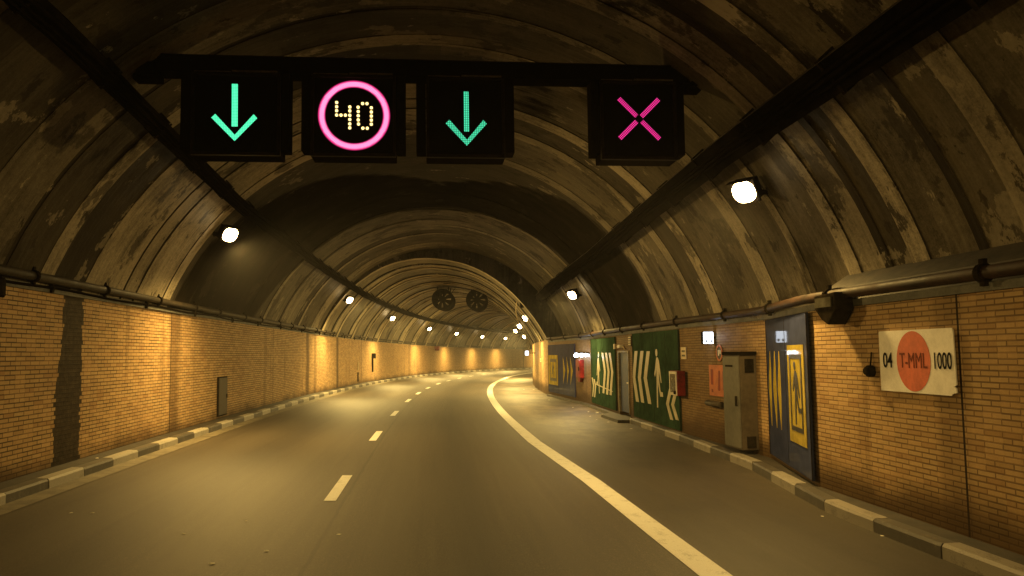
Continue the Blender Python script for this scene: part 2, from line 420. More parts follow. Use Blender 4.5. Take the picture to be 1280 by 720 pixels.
RING = emitter('pink_ring_leds', (1, .55, .80), 1.3, (50, (1, .06, .34), .85, True)); RINGH = emitter('magenta_ring_rim', (1, .02, .24), .65)
AMB = emitter('amber_leds', (1, .74, .26), 1.9); XLED = emitter('magenta_cross_leds', (1, .04, .33), 1.1, (46, (.35, 0, .09), .3, True))

# ------------------------------------------------------------------ setting: road, pavements, walls
ST = frange(S0, 44, .5) + frange(45, S1, 1.5)
m = MB()
def roadprof(s): return [(-.6 + i * (12.2 / 16), 0) for i in range(17)]
m.sweep(roadprof, ST, road=True, uvf=lambda s, d, z: (s, d))
tag(m.build('road', ROAD), 'dark worn asphalt carriageway curving away through the tunnel', 'road', kind='structure')

def line_piece(mb, s0, s1, d0, d1, z=.005, step=.5):
    mb.sweep(lambda s: [(d0, z), (d1, z)], frange(s0, s1, step), road=True, uvf=lambda s, d, zz: (s, d))
starts = [-9.8, -3.3, 3.2, 9.7, 16.3, 22.85, 29.5, 35.4, 41.4, 47.7, 53.8] + [60 + 6.25 * i for i in range(16)]
m = MB()
for a in starts:
    if a < 0 or a + 2 > S1 - 3: continue
    line_piece(m, a, a + (2.0 if a < 100 else 1.9), 3.93, 4.07)
tag(m.build('lane_dashes', WHITE, recalc=False), 'white dashed lane line down the middle of the carriageway', 'lane line', kind='structure')
m = MB()
LD = lambda s: interp(s, [6, 11, 16, 23.6, 34, 42, 60, 87], [7.35, 7.33, 7.17, 7.14, 7.17, 7.22, 7.4, 6.9])
m.sweep(lambda s: [(LD(s) - .13, .005), (LD(s) + .13, .005)], frange(S0, S1 - 2, .5), road=True, uvf=lambda s, d, z: (s, d))
tag(m.build('edge_line', EDGEW, recalc=False), 'broad solid pale line between carriageway and lay-by', 'edge line', kind='structure')
m = MB()
m.sweep(lambda s: [(.44, .012), (.72, .006)], ST, road=True, uvf=lambda s, d, z: (s, d))
tag(m.build('gutter', GUTTER, recalc=False), 'pale concrete gutter strip along the kerb', 'gutter', kind='structure')

def kerb(name, dk, sign, s0, s1, blocks, lab, mats):
    m = MB(); i = 0; s = s0
    while s < s1 - .05:
        L = min(blocks(i), s1 - s); e = s + L - .012
        w = .16
        j = random.uniform(-.006, .006); jz = random.uniform(-.006, .004)
        def pr(q): return [(dk(q) + j, -.05), (dk(q) + j, .105 + jz), (dk(q) + j - sign * .02, .132 + jz), (dk(q) + j - sign * w, .135 + jz), (dk(q) + j - sign * w, -.05)]
        st = frange(s, e, .55); mat = i % 2
        base_i = len(m.f); m.sweep(pr, st, mat, road=True, closed=True, uvf=lambda a, d, z: (a, d + z))
        s += L; i += 1
    tag(m.build(name, mats), lab, 'kerb', kind='structure')
kerb('kerb', lambda s: .45, 1, S0 + .02, S1 - 4, lambda i: 1.02, 'kerb of alternating white and dark painted blocks under the long brick wall', [KERB_W, KERB_D])
kerb('kerb', dK, -1, 1.35 - 8 * 1.05, 20.4, lambda i: 1.05, 'kerb of alternating white and dark blocks beside the lay-by', [KERB_W2, KERB_D])
m = MB()
m.sweep(lambda s: [(-.3, .128), (.30, .128)], ST, road=True, uvf=lambda s, d, z: (s, d))
tag(m.build('pavement', PAVE, recalc=False), 'narrow grimy pavement strip between kerb and long brick wall', 'pavement', kind='structure')
m = MB()
m.sweep(lambda s: [(dK(s) + .155, .128), (dR(s) + .25, .128)], frange(S0, 20.4, .4), road=True, uvf=lambda s, d, z: (s, d))
tag(m.build('pavement', PAVE, recalc=False), 'grimy pavement strip below the service wall', 'pavement', kind='structure')
m = MB()   # low dirty plinth past the door
m.sweep(lambda s: [(dR(s) - interp(s, [20.4, 22.6, 23, 34.4], [.5, .55, .16, .12]), -.05), (dR(s) - interp(s, [20.4, 22.6, 23, 34.4], [.5, .55, .16, .12]) + .02, .075), (dR(s) + .3, .08), (dR(s) + .3, -.05)], frange(20.405, 34.4, .4), road=True, closed=True, uvf=lambda s, d, z: (s, d))
tag(m.build('door_step', LEDGE), 'low pale concrete step in front of the blue-black door', 'step', kind='structure')

# long brick wall
ZT = 2.6
m = MB()
m.sweep(lambda s: [(0, -.1), (0, ZT)], ST, uvf=lambda s, d, z: (s, z))
m.sweep(lambda s: [(-.35, -.1), (-.35, ZT + .1)], ST, uvf=lambda s, d, z: (s, z))
w = m.build('brick_wall', BRICK_L, recalc=False)
tag(w, 'long orange-brown brick wall with a black vertical gap, facing the service doors', 'wall')
m = MB()
m.sweep(lambda s: [(-.32, ZT), (.035, ZT), (.04, ZT + .085), (-.32, ZT + .09)], ST, uvf=lambda s, d, z: (s, d + z), closed=True)
m.build('coping', LEDGEBLUE, w)

# service wall, with openings for the door
def wall_seg(mb, a, b, z0, z1):
    mb.sweep(lambda s: [(dR(s), z0), (dR(s), z1)], frange(a, b, .35), uvf=lambda s, d, z: (s, z))
ZR = 2.17
DOOR = (21.08, 22.42, 1.74)
m = MB()
wall_seg(m, S0, DOOR[0], -.2, ZR); wall_seg(m, DOOR[0], DOOR[1], DOOR[2], ZR); wall_seg(m, DOOR[1], SM, -.2, ZR)
for e in (DOOR[0], DOOR[1]):
    m.sweep(lambda s: [(dR(e), -.1), (dR(e), DOOR[2])], [e, e + 1e-4])
    q = [P(e, dR(e), -.1), P(e, dR(e) + .32, -.1), P(e, dR(e) + .32, DOOR[2]), P(e, dR(e), DOOR[2])]
    m.poly(q, uvs=[(e, 0), (e + .3, 0), (e + .3, 1.7), (e, 1.7)])
m.poly([P(DOOR[0], dR(21) , DOOR[2]), P(DOOR[1], dR(21), DOOR[2]), P(DOOR[1], dR(21) + .32, DOOR[2]), P(DOOR[0], dR(21) + .32, DOOR[2])], uvs=[(0, 0), (1, 0), (1, .3), (0, .3)])
wr = m.build('brick_wall', BRICK_R, recalc=False)
tag(wr, 'brick service wall beside the lay-by carrying panels, cabinets and the kilometre sign', 'wall')
m = MB()
m.sweep(lambda s: [(dR(s) + .6, ZR), (dR(s) - .03, ZR), (dR(s) - .03, ZR + .075), (dR(s) + .6, ZR + .08)], frange(S0, SM, .5), closed=True, uvf=lambda s, d, z: (s, d + z))
m.build('coping', LEDGEBLUE, wr)
m = MB()  # concrete upstand over the near part
m.sweep(lambda s: [(dR(s) + .04, ZR + .08), (dR(s) + .12, 2.42), (dR(s) + .40, 2.60), (10.5, 2.75)], frange(S0, 9.4, .4), uvf=lambda s, d, z: (s, d + z))
m.sweep(lambda s: [(dR(s) + .04, ZR + .08), (dR(s) + .03, ZR + .12), (10.5, ZR + .14)], frange(9.4, SM, .4), uvf=lambda s, d, z: (s, d + z))
m.build('upstand', LEDGE, wr, )
# wall of the narrow bore, opposite side
m = MB()
m.sweep(lambda s: [(9.65, -.2), (9.65, 2.35)], frange(SM, S1, 1.0), uvf=lambda s, d, z: (s, z))
m.poly([P(SM, 9.65, -.2), P(SM, 10.2, -.2), P(SM, 10.2, 2.35), P(SM, 9.65, 2.35)], uvs=[(.0, 0), (.5, 0), (.5, 2.3), (0, 2.3)])
tag(m.build('brick_wall', BRICK_L, recalc=False), 'curving brick wall of the narrower bore past the last dark panel', 'wall')

# ------------------------------------------------------------------ vaults
bandsL = [(-26, -20, .35, 0), (-20, -14, .6, .03), (-14, -8, .3, 0), (-8, -3, .55, .03), (-3, 1, .25, 0), (1, 3.4, .42, .0), (3.4, 5.6, .22, .02), (5.6, 7.4, .5, 0), (7.4, 7.9, .15, .05),
          (7.9, 9.2, .22, .0), (9.2, 10.25, .38, .03), (10.25, 10.36, .1, -.02), (10.36, 11.2, .2, .02), (11.2, 11.58, .62, .05), (11.58, 12.6, .1, .0),
          (12.6, 14.05, .66, .03), (14.05, 14.12, .05, -.03), (14.12, 14.6, .6, .035), (14.6, 14.7, .05, -.03), (14.7, 16.0, .72, .03), (16.0, 16.4, .85, .09), (16.4, 17.2, .2, -.02), (17.2, 22.8, .12, -.05),
          (22.8, 24.6, .2, -.03), (24.6, 24.9, .55, .05), (24.9, 26.8, .35, .0), (26.8, 27.0, .1, .05), (27.0, 29.1, .5, .02), (29.1, 29.9, .15, 0), (29.9, 30.2, .7, .07), (30.2, 32.4, .3, 0), (32.4, 33.6, .55, .04), (33.6, 34.4, .3, .02)]
bandsR = [(-26, -18, .4, 0), (-18, -10, .55, .03), (-10, -4, .3, 0), (-4, 1, .4, .02), (1, 3.2, .22, 0), (3.2, 5.2, .3, .02), (5.2, 6.0, .3, 0), (6.0, 6.35, .5, .05), (6.35, 6.86, .3, 0), (6.86, 6.98, .06, .05), (6.98, 7.72, .36, .0),
          (7.72, 8.02, .75, .06), (8.02, 8.4, .2, 0), (8.4, 8.54, .05, .06), (8.54, 9.05, .5, 0), (9.05, 9.32, .6, .07), (9.32, 10.3, .3, 0), (10.3, 10.5, .55, .04), (10.5, 11.5, .3, .0), (11.5, 11.95, .62, .05),
          (11.95, 13.9, .32, 0), (13.9, 14.35, .7, .06), (14.35, 15.2, .22, 0), (15.2, 15.6, .55, .05), (15.6, 17.4, .35, 0), (17.4, 17.9, .5, .04), (17.9, 22.3, .2, -.03), (22.3, 22.7, .3, .05), (22.7, 24.4, .3, 0), (24.4, 24.8, .75, .06),
          (24.8, 28.0, .45, 0), (28.0, 28.4, .7, .05), (28.4, 31, .3, 0), (31, 34.4, .15, -.02)]
def lookup(b, s):
    for a, e, t, i in b:
        if a <= s < e: return t, i
    return b[-1][2], b[-1][3]
def sm(x, a, b):
    t = min(1, max(0, (x - a) / (b - a))); return t * t * (3 - 2 * t)
NA = 44
A0 = math.atan2(2.62 - VZ, -(VC - .0)); A1 = math.atan2(2.15 - VZ, 10.3 - VC)
def soot_at(s, f):
    a = interp(f, [0, .12, .3, .5, .72, .9, 1], [16.6, 16.9, 18.3, 21.2, 18.4, 18.0, 18.6])
    b = interp(f, [0, .15, .5, .85, 1], [23.5, 24.8, 25.2, 24.0, 22.6])
    v = sm(s, a - .5, a + .5) * (1 - sm(s, b - .5, b + .5))
    for bs, bf, rs, rf, am in ((10.15, .97, .5, .05, 1.0), (11.2, .16, 1.4, .06, .5), (8.8, .22, 1.8, .06, .46), (6.5, .28, 1.5, .1, .42), (13.5, .62, 1.5, .08, .6), (11.6, .70, 1.2, .06, .9), (33.2, .86, 1.8, .12, .62), (30.5, .78, 1.0, .05, .5),
                               (5, .62, 3, .12, .42), (8.3, .45, .9, .05, .45), (22.6, .93, .4, .12, .8), (13.6, .86, .9, .05, .5), (2, .8, 3, .2, .4)):
        e = ((s - bs) / rs) ** 2 + ((f - bf) / rf) ** 2
        v = max(v, am * math.exp(-e * .8))
    return v
def vault_wide(s, i, off):
    f = i / NA; a = A0 + (A1 - A0) * f; r = VR - off
    return VC + r * math.cos(a), VZ + r * math.sin(a)
m = MB()
cuts = sorted(set([b[0] for b in bandsL] + [b[0] for b in bandsR] + [34.4]))
prev_ring = None
for a, e in zip(cuts[:-1], cuts[1:]):
    mid = (a + e) / 2; tl, il = lookup(bandsL, mid); tr, ir = lookup(bandsR, mid)
    st = frange(a, e, .6)
    rings = []
    for s in st:
        ring = []
        for i in range(NA + 1):
            f = i / NA; w = sm(f, .42, .62); off = il + (ir - il) * w
            d, z = vault_wide(s, i, off * .28)
            ring.append(m.vert(P(s, d, z), (s, f * 13.0), soot_at(s, f)))
        rings.append(ring)
    if prev_ring:
        for i in range(NA): m.face([prev_ring[i], prev_ring[i + 1], rings[0][i + 1], rings[0][i]], tone=.2)
    for A, B in zip(rings[:-1], rings[1:]):
        for i in range(NA):
            f = (i + .5) / NA; w = sm(f, .42, .62)
            m.face([A[i], A[i + 1], B[i + 1], B[i]], tone=tl + (tr - tl) * w, smooth=False)
    prev_ring = rings[-1]
wide_ring = [vault_wide(34.4, i, .02) for i in range(NA + 1)]
tag(m.build('tunnel_vault', VAULT, attrs=True), 'wide soot-stained concrete vault with ribs over carriageway and lay-by', 'vault')

# narrow bore
NP = [(0, 2.62), (.33, 3.33), (.75, 3.93), (1.23, 4.48), (1.73, 4.92), (2.4, 5.36), (3.2, 5.68), (4.2, 5.84), (5.2, 5.79), (6.2, 5.56), (7.1, 5.14), (7.85, 4.6), (8.45, 4.02), (9.0, 3.35), (9.4, 2.75), (9.65, 2.3)]
def resample(pts, n):
    L = [0]
    for i in range(1, len(pts)): L.append(L[-1] + math.hypot(pts[i][0] - pts[i - 1][0], pts[i][1] - pts[i - 1][1]))
    # catmull-rom smoothing
    def cr(t):
        i = max(0, min(len(pts) - 2, next((k for k in range(len(L) - 1) if L[k + 1] >= t), len(pts) - 2)))
        u = (t - L[i]) / (L[i + 1] - L[i]); p = [pts[max(0, i - 1)], pts[i], pts[i + 1], pts[min(len(pts) - 1, i + 2)]]
        return tuple(.5 * (2 * p[1][k] + (p[2][k] - p[0][k]) * u + (2 * p[0][k] - 5 * p[1][k] + 4 * p[2][k] - p[3][k]) * u * u + (3 * p[1][k] - p[0][k] - 3 * p[2][k] + p[3][k]) * u ** 3) for k in (0, 1))
    return [cr(L[-1] * i / n) for i in range(n + 1)], L[-1]
NPR, NL = resample(NP, NA)
NRM = []
for i in range(NA + 1):
    a = NPR[max(0, i - 1)]; b = NPR[min(NA, i + 1)]; tx, tz = b[0] - a[0], b[1] - a[1]; l = math.hypot(tx, tz); NRM.append((tz / l, -tx / l))
m = MB(); s = SM; bands2 = []
random.seed(11)
bands2.append((SM, SM + .45, .75, .03))
s = SM + .45
while s < S1:
    for wd, tn, of in ((random.uniform(1.5, 2.2), random.uniform(.25, .5), 0), (random.uniform(.12, .25), .08, .05), (random.uniform(.8, 1.6), random.uniform(.4, .75), .015), (random.uniform(.25, .5), random.uniform(.6, .95), .06), (random.uniform(.3, .8), random.uniform(.08, .25), -.01)):
        bands2.append((s, s + wd, tn, of)); s += wd
prev_ring = None
for a, e, tn, of in bands2:
    rings = []
    for s in frange(a, min(e, S1 + .5), 1.0):
        ring = []
        for i in range(NA + 1):
            d, z = NPR[i][0] + NRM[i][0] * of, NPR[i][1] + NRM[i][1] * of
            ring.append(m.vert(P(s, d, z), (s, i / NA * NL), .25 * sm(i / NA, .35, .5) * (1 - sm(i / NA, .55, .8)) + .15))
        rings.append(ring)
    if prev_ring:
        for i in range(NA): m.face([prev_ring[i], prev_ring[i + 1], rings[0][i + 1], rings[0][i]], tone=tn * .7)
    for A, B in zip(rings[:-1], rings[1:]):
        for i in range(NA): m.face([A[i], A[i + 1], B[i + 1], B[i]], tone=tn)
    prev_ring = rings[-1]
tag(m.build('tunnel_vault', VAULT2, attrs=True), 'narrower ribbed vault curving away behind the jet fans', 'vault')
m = MB()
A = [m.vert(P(SM, d, z), (d, z), .2 + .4 * sm(d, 6, 8.5)) for d, z in [(-.5, 2.4)] + [vault_wide(34.4, i, -.25) for i in range(NA + 1)] + [(11, 2.0)]]
B = [m.vert(P(SM + .002, NPR[i][0] + NRM[i][0] * .03, NPR[i][1] + NRM[i][1] * .03), (NPR[i][0], NPR[i][1]), .2 + .4 * sm(NPR[i][0], 6, 8.5)) for i in [0] + list(range(NA + 1)) + [NA]]
for i in range(len(A) - 1): m.face([A[i], B[i], B[i + 1], A[i + 1]], tone=.3)
tag(m.build('end_wall', VAULT, attrs=True), 'dark sooty end face where the wide vault steps down to the narrower bore', 'wall')

# ------------------------------------------------------------------ long pipes, trays
def long_pipe(name, pf, s0, s1, r, mat, lab, cat, clamps=2.0, clampmat=None):
    st = frange(s0, s1, .6)
    m = MB(); m.tube([P(s, *pf(s)) for s in st], r, 10)
    mid = P((s0 + min(s1, 60)) / 2, *pf((s0 + min(s1, 60)) / 2))
    root = empty(name, P(s0, *pf(s0))); tag(root, lab, cat)
    m.build('tube', mat, root)
    s = s0 + 1.1; n = 0
    proto = None
    while s < min(s1, 48):
        p = P(s, *pf(s)); t = theta(s)
        if proto is None:
            k = MB(); k.ring((0, 0, 0), r + .022, r - .01, -.03, .03, 14); k.box((-.02, -.03, -r - .05), (.02, .03, r + .06))
            proto = k.build('clamp', clampmat or DARKM, root, local=True); o = proto
        else:
            o = proto.copy(); C.objects.link(o); o.parent = root
        o.matrix_basis = root.matrix_basis.inverted() @ Matrix.Translation(p) @ Matrix.Rotation(-t, 4, 'Z')
        s += clamps * random.uniform(.85, 1.2)
    return root
long_pipe('wall_pipe', lambda s: (.06, 2.775), S0 + .5, S1 - 4, .062, PIPEL, 'sooty service pipe clamped along the top of the long brick wall', 'pipe', 2.2)
long_pipe('wall_pipe', lambda s: (dR(s) - .09, 2.315), S0 + .5, SM - .2, .06, PIPE, 'rust-brown pipe running along the top of the service wall above the panels', 'pipe', 2.3)
long_pipe('wall_cable', lambda s: (.05, 2.66 + .012 * math.sin(s * 1.7)), S0 + .5, S1 - 4, .018, BLACKM, 'thin black cable sagging below the pipe on the long brick wall', 'cable', 3.1)

def tray(name, cf, s0, s1, wid, lab):
    """cf(s)->(d,z,angle of tangent)"""
    def pr(pts):
        def f(s):
            d, z, a = cf(s); ca, sa = math.cos(a), math.sin(a)
            return [(d + x * ca - y * sa, z + x * sa + y * ca) for x, y in pts]
        return f
    h = wid / 2
    root = empty(name, P(s0, cf(s0)[0], cf(s0)[1])); tag(root, lab, 'cable tray')
    m = MB(); m.sweep(pr([(-h, 0), (-h, .09), (-h + .012, .09), (-h + .012, .012), (h - .012, .012), (h - .012, .09), (h, .09), (h, 0)]), frange(s0, s1, .6), closed=True)
    m.build('channel', TRAYM, root)
    m = MB(); m.sweep(pr([(-h - .006, -.022), (-h - .006, .1), (-h - .002, .1), (-h - .002, -.022)]), frange(s0, s1, .6), closed=True)
    m.build('lip', TRAYLIP if wid > .31 else TRAYM, root)
    for x in (-.07, -.015, .05):
        m = MB(); st = frange(s0, s1, .5)
        ph = random.random() * 6
        pts = []
        for s in st:
            d, z, a = cf(s); ca, sa = math.cos(a), math.sin(a); y = -.028 - .012 * math.sin(s * .9 + ph) - .014 * (math.sin(s * 2.3 + ph) > .6); xx = x + .02 * math.sin(s * .6 + ph)
            pts.append(P(s, d + xx * ca - y * sa, z + xx * sa + y * ca))
        m.tube(pts, random.choice([.014, .02, .026]), 6); m.build('cable', BLACKM, root)
    s = s0 + .6; proto = None
    while s < min(s1, 60):
        d, z, a = cf(s); t = theta(s)
        Mx = Matrix.Translation(P(s, d, z)) @ Matrix.Rotation(-t, 4, 'Z') @ Matrix.Rotation(-a, 4, 'Y')
        if proto is None:
            k = MB(); k.box((-h - .03, -.02, .02), (-h, .02, .3)); k.box((h, -.02, .02), (h + .03, .02, .3)); k.box((-h - .03, -.02, -.016), (h + .03, .02, -.003))
            proto = k.build('bracket', DARKM, root, local=True); o = proto
        else:
            o = proto.copy(); C.objects.link(o); o.parent = root
        o.matrix_basis = root.matrix_basis.inverted() @ Mx; s += 1.9
def cfL(s):
    a = math.radians(interp(s, [-30, 8, 12, 16, 34, 60], [130, 130, 131.5, 132.8, 133.5, 133.5])); r = interp(s, [33, 37], [VR - .2, VR - .34])
    return VC + r * math.cos(a), VZ + r * math.sin(a), a - PI / 2
def cfR(s):
    a = math.radians(interp(s, [5, 10, 20, 34], [42.5, 42.3, 39.5, 38.5])); r = VR - .22
    return VC + r * math.cos(a), VZ + r * math.sin(a), a - PI / 2
# outward (towards the vault) is +y of the profile
tray('cable_tray', cfL, S0 + .3, S1 - 4, .24, 'dark cable tray high along the vault above the floodlights over the long brick wall')
tray('cable_tray', cfR, S0 + .3, SM - .1, .36, 'wide dark cable tray with lip coloured like a lit edge, high above the lay-by')

# ------------------------------------------------------------------ floodlights
def make_lamp():
    r = empty('tunnel_lamp', (0, 0, 0)); tag(r, 'lamp', 'floodlight', 'sodium floodlights along the tunnel')
    T = Matrix.Rotation(math.radians(32), 4, 'Y')      # local +x points out of the lens, tipped down
    m = MB()
    m.box((-.17, -.165, -.14), (-.045, .165, .14), M=T); m.box((-.045, -.185, -.165), (-.012, .185, .165), M=T); m.box((-.012, -.185, .157), (.06, .185, .168), M=T)
    m.build('housing', DARKM, r, local=True, bevel=.012)
    m = MB()
    n = 20; rings = []
    for j, (x, q) in enumerate(((-.015, 1), (.018, .96), (.034, .8), (.04, .45))):
        rings.append([m.vert(T @ Vector((x, math.copysign(abs(math.cos(a)) ** .85, math.cos(a)) * .165 * q, math.copysign(abs(math.sin(a)) ** .85, math.sin(a)) * .15 * q))) for a in [2 * PI * k / n for k in range(n)]])
    for A, B in zip(rings[:-1], rings[1:]):
        for k in range(n): m.face([A[k], A[(k + 1) % n], B[(k + 1) % n], B[k]], smooth=True)
    m.face(rings[-1]); m.build('glass', LENS, r, local=True)
    m = MB()
    for y in (-.17, .17):
        m.box((-.28, y - .008, -.03), (-.08, y + .008, .03)); m.box((-.62, y - .012, -.02), (-.27, y + .012, .02), M=Matrix.Rotation(math.radians(12), 4, 'Y'))
    m.box((-.44, -.19, .03), (-.40, .19, .09))
    m.build('bracket', DARKM, r, local=True)
    return r
LP = make_lamp(); used = [False]
LCOL = (1.0, .68, .20)
def lamp(s, d, z, label, power, side, vis=True):
    t = theta(s); rz = -t - .6 if side == 'L' else -t + PI + .6
    p = P(s, d, z)
    if vis:
        if not used[0]:
            LP.matrix_basis = Matrix.Translation(p) @ Matrix.Rotation(rz, 4, 'Z'); LP['label'] = label; used[0] = True
        else: dup(LP, p, rz, label)
    L = bpy.data.lights.new('sodium_light', 'SPOT'); L.energy = power; L.color = LCOL if s > 20 else (1.0, .635, .175); L.spot_size = PI; L.spot_blend = .7; L.shadow_soft_size = .09
    o = bpy.data.objects.new('sodium_light', L); C.objects.link(o)
    ax = Vector((1, 0, 0)); ax.rotate(Matrix.Rotation(-t if side == 'L' else -t + PI, 4, 'Z')); dirv = (ax * .5 + Vector((0, 0, -.87))).normalized()
    o.location = p + dirv * .24; o.rotation_euler = dirv.to_track_quat('-Z', 'Y').to_euler()
PW = 1500
seqL = [(16.4, 4.12, 'brightly lit floodlight at the black soot band, nearest over the long brick wall'),
        (34.9, 4.09, 'lit floodlight below the cable tray, second in the row over the long brick wall'),
        (49.2, 3.98, 'lit floodlight below the cable tray, third in the row over the long brick wall'),
        (64.0, 3.86, 'lit floodlight below the cable tray, fourth in the row over the long brick wall'),
        (75.0, 3.79, 'small lit floodlight, fifth in the row over the long brick wall'),
        (85.1, 3.74, 'small lit floodlight, sixth in the row over the long brick wall'),
        (93.7, 3.76, 'tiny lit floodlight, seventh in the row over the long brick wall'),
        (107.0, 3.80, 'tiny lit floodlight at the very end of the row over the long brick wall')]
for s, z, lab in seqL: lamp(s, 1.2, z, lab, PW * (1.0 if s < 20 else 1.5), 'L')
for s in (-1.5, -17.5, 122, 138, 154): lamp(s, 1.2, 4.1, '', PW * (.8 if s < 0 else 1.3), 'L', vis=False)
seqR = [(10.21, 9.3, 3.78, 'largest and brightest floodlight, hanging under the tray above the dark blue panel'),
        (25.6, 9.5, 3.54, 'lit floodlight under the tray above the green panels and the blue-black door'),
        (38.2, 8.9, 3.38, 'uppermost lit floodlight at the edge of the narrower bore'),
        (46.5, 8.86, 3.30, 'lit floodlight in the narrower bore, just behind the uppermost one'),
        (60.0, 8.3, 3.45, 'lit floodlight in the narrower bore, set further out from its wall than its neighbours'),
        (63.0, 8.75, 3.1, 'lit floodlight lowest at the edge of the narrower bore')]
for s, d, z, lab in seqR: lamp(s, d, z, lab, PW * (.45 if s < 12 else .7 if s < 30 else 1.3), 'R')
for s in (-6.0, -20): lamp(s, 9.3, 3.8, '', PW * .4, 'R', vis=False)

# ------------------------------------------------------------------ gantry and lane signals
SG = 9.6; TG = theta(SG); PG = P(SG, DCAM, 0)
def gframe(d, z): return P(SG, d, z)
# local frame: x = to the right (d), y = ahead, z up
def gempty(name, d, z): return empty(name, P(SG, d, z), -TG)
g = gempty('sign_gantry', 5.2, 5.07); tag(g, 'black steel gantry beam across the vault carrying the lane signals', 'gantry')
m = MB(); m.box((-3.22, .06, .0), (3.22, .30, .19)); m.box((-3.22, .04, -.012), (3.22, .32, .0)); m.box((-3.22, .04, .19), (3.22, .32, .2))
m.build('beam', BLACKM, g, local=True, bevel=.008)
for x0, x1 in ((-3.5, -3.2), (3.2, 3.45)):
    m = MB(); m.box((x0, .08, -.1), (x1, .28, .16)); m.box((x0 + .05, .03, -.05), (x1 - .05, .33, .1)); m.build('end_plate', BLACKM, g, local=True, bevel=.01)
def signal(d0, d1, zb, label, name='lane_signal', cat='lane signal', fl=(.14, .09)):
    """box between d0 and d1; returns root at bottom centre"""
    c = (d0 + d1) / 2; h = (d1 - d0) / 2; r = gempty(name, c, zb); tag(r, label, cat, 'lane signals on the gantry')
    T = 5.04 - zb
    m = MB(); m.box((-h, .03, 0), (h, .34, T)); m.build('housing', BLACKM, r, local=True, bevel=.01)
    m = MB(); m.box((-h + .05, .018, .06), (h - .05, .029, T - .06)); m.build('screen', SCREEN, r, local=True)
    m = MB(); w = .035
    m.box((-h, -.03, 0), (-h + w, .028, T)); m.box((h - w, -.03, 0), (h, .028, T)); m.box((-h + w, -.03, 0), (h - w, .028, w)); m.box((-h + w, -.03, T - w), (h - w, .028, T))
    m.build('bezel', BEZEL, r, local=True, bevel=.004)
    m = MB(); m.box((-h * .1, -.032, T + .004), (h * .92, .02, T + .022)); m.box((-h * .95, -.012, T + .004), (-h * .14, .02, T + .016)); m.build('top_trim', SILL, r, local=True)
    for sg, wd in ((-1, fl[0]), (1, fl[1])):
        m = MB(); x0 = sg * (h + .004); x1 = sg * (h + wd); m.box((min(x0, x1), .05, .08), (max(x0, x1), .3, T + .026)); m.build('side_flange', BLACKM, r, local=True, bevel=.006)
    return r
def rel(r, d, z): return (d - r['_d'], z - r['_z'])
def arrow(r, cx, ztop, zstem, ztip, zwing, half, wst, mat, y=.012):
    M_ = MB()
    M_.prism([(cx - wst / 2, ztop), (cx + wst / 2, ztop), (cx + wst / 2 + .004, zstem), (cx - wst / 2 + .004, zstem)], y, y + .006)
    w = .054
    M_.prism([(cx - half, zwing + .0), (cx - half + .045, zwing + .045), (cx + .008, ztip + w * 1.15), (cx + half - .04, zwing + .048), (cx + half, zwing + .003), (cx + .006, ztip - .01)], y, y + .006)
    M_.build('arrow', mat, r, local=True)
zb = 4.05
s1 = signal(2.40, 3.42, zb, 'lane signal with a bright glowing green down arrow, first on the gantry')
arrow(s1, 2.885 - 2.91, 4.91 - zb, 4.40 - zb, 4.235 - zb, 4.5 - zb, .262, .068, GRN)
s2 = signal(3.77, 4.77, zb, 'speed signal showing 40 in amber dots inside a glowing pink-red ring', 'speed_signal', 'speed signal', (.12, .11))
cx, cz = 4.275 - 4.27, 4.555 - zb
m = MB(); m.ring((cx, 0, cz), .408, .354, .010, .016, 64); m.build('ring', RING, s2, local=True)
m = MB(); m.ring((cx, 0, cz), .424, .409, .012, .016, 64); m.build('ring_rim', RINGH, s2, local=True)
m = MB(); m.ring((cx, 0, cz), .353, .342, .012, .016, 64); m.build('ring_rim', RINGH, s2, local=True)
D4 = [(208, 297), (208, 325), (208, 351), (208, 380), (236, 380), (264, 380), (292, 325), (292, 351), (292, 380), (292, 408), (292, 437), (292, 463)]
D0 = [(374, 301), (402, 301), (345, 326), (430, 328), (346, 354), (430, 356), (346, 382), (430, 383), (346, 410), (430, 410), (348, 437), (430, 437), (376, 464), (404, 464)]
for dots in (D4, D0):
    m = MB()
    for px, py in dots:
        m.disc((cx + (px - 320) * .00184, .010, cz - (py - 380) * .00184), .0185, y1=.016, seg=10)
    m.build('digit', AMB, s2, local=True)
s3 = signal(5.13, 6.08, zb, 'lane signal with a dimmer dotted green down arrow, beside the speed signal', fl=(.12, .12))
arrow(s3, 5.612 - 5.605, 4.87 - zb, 4.38 - zb, 4.215 - zb, 4.475 - zb, .248, .06, GRN2)
s4 = signal(7.26, 8.22, zb, 'lane signal showing a pink-red cross, last on the gantry above the lay-by', fl=(.10, .12))
cx, cz = 7.752 - 7.74, 4.57 - zb
for a in (45, 135, 225, 315):
    m = MB(); Mx = Matrix.Translation((cx, 0, cz)) @ Matrix.Rotation(math.radians(a), 4, 'Y')
    m.box((.045, .012, -.027), (.355, .018, -.011), M=Mx); m.box((.045, .012, -.008), (.355, .018, .008), M=Mx); m.box((.045, .012, .011), (.355, .018, .027), M=Mx); m.build('cross_arm', XLED, s4, local=True)

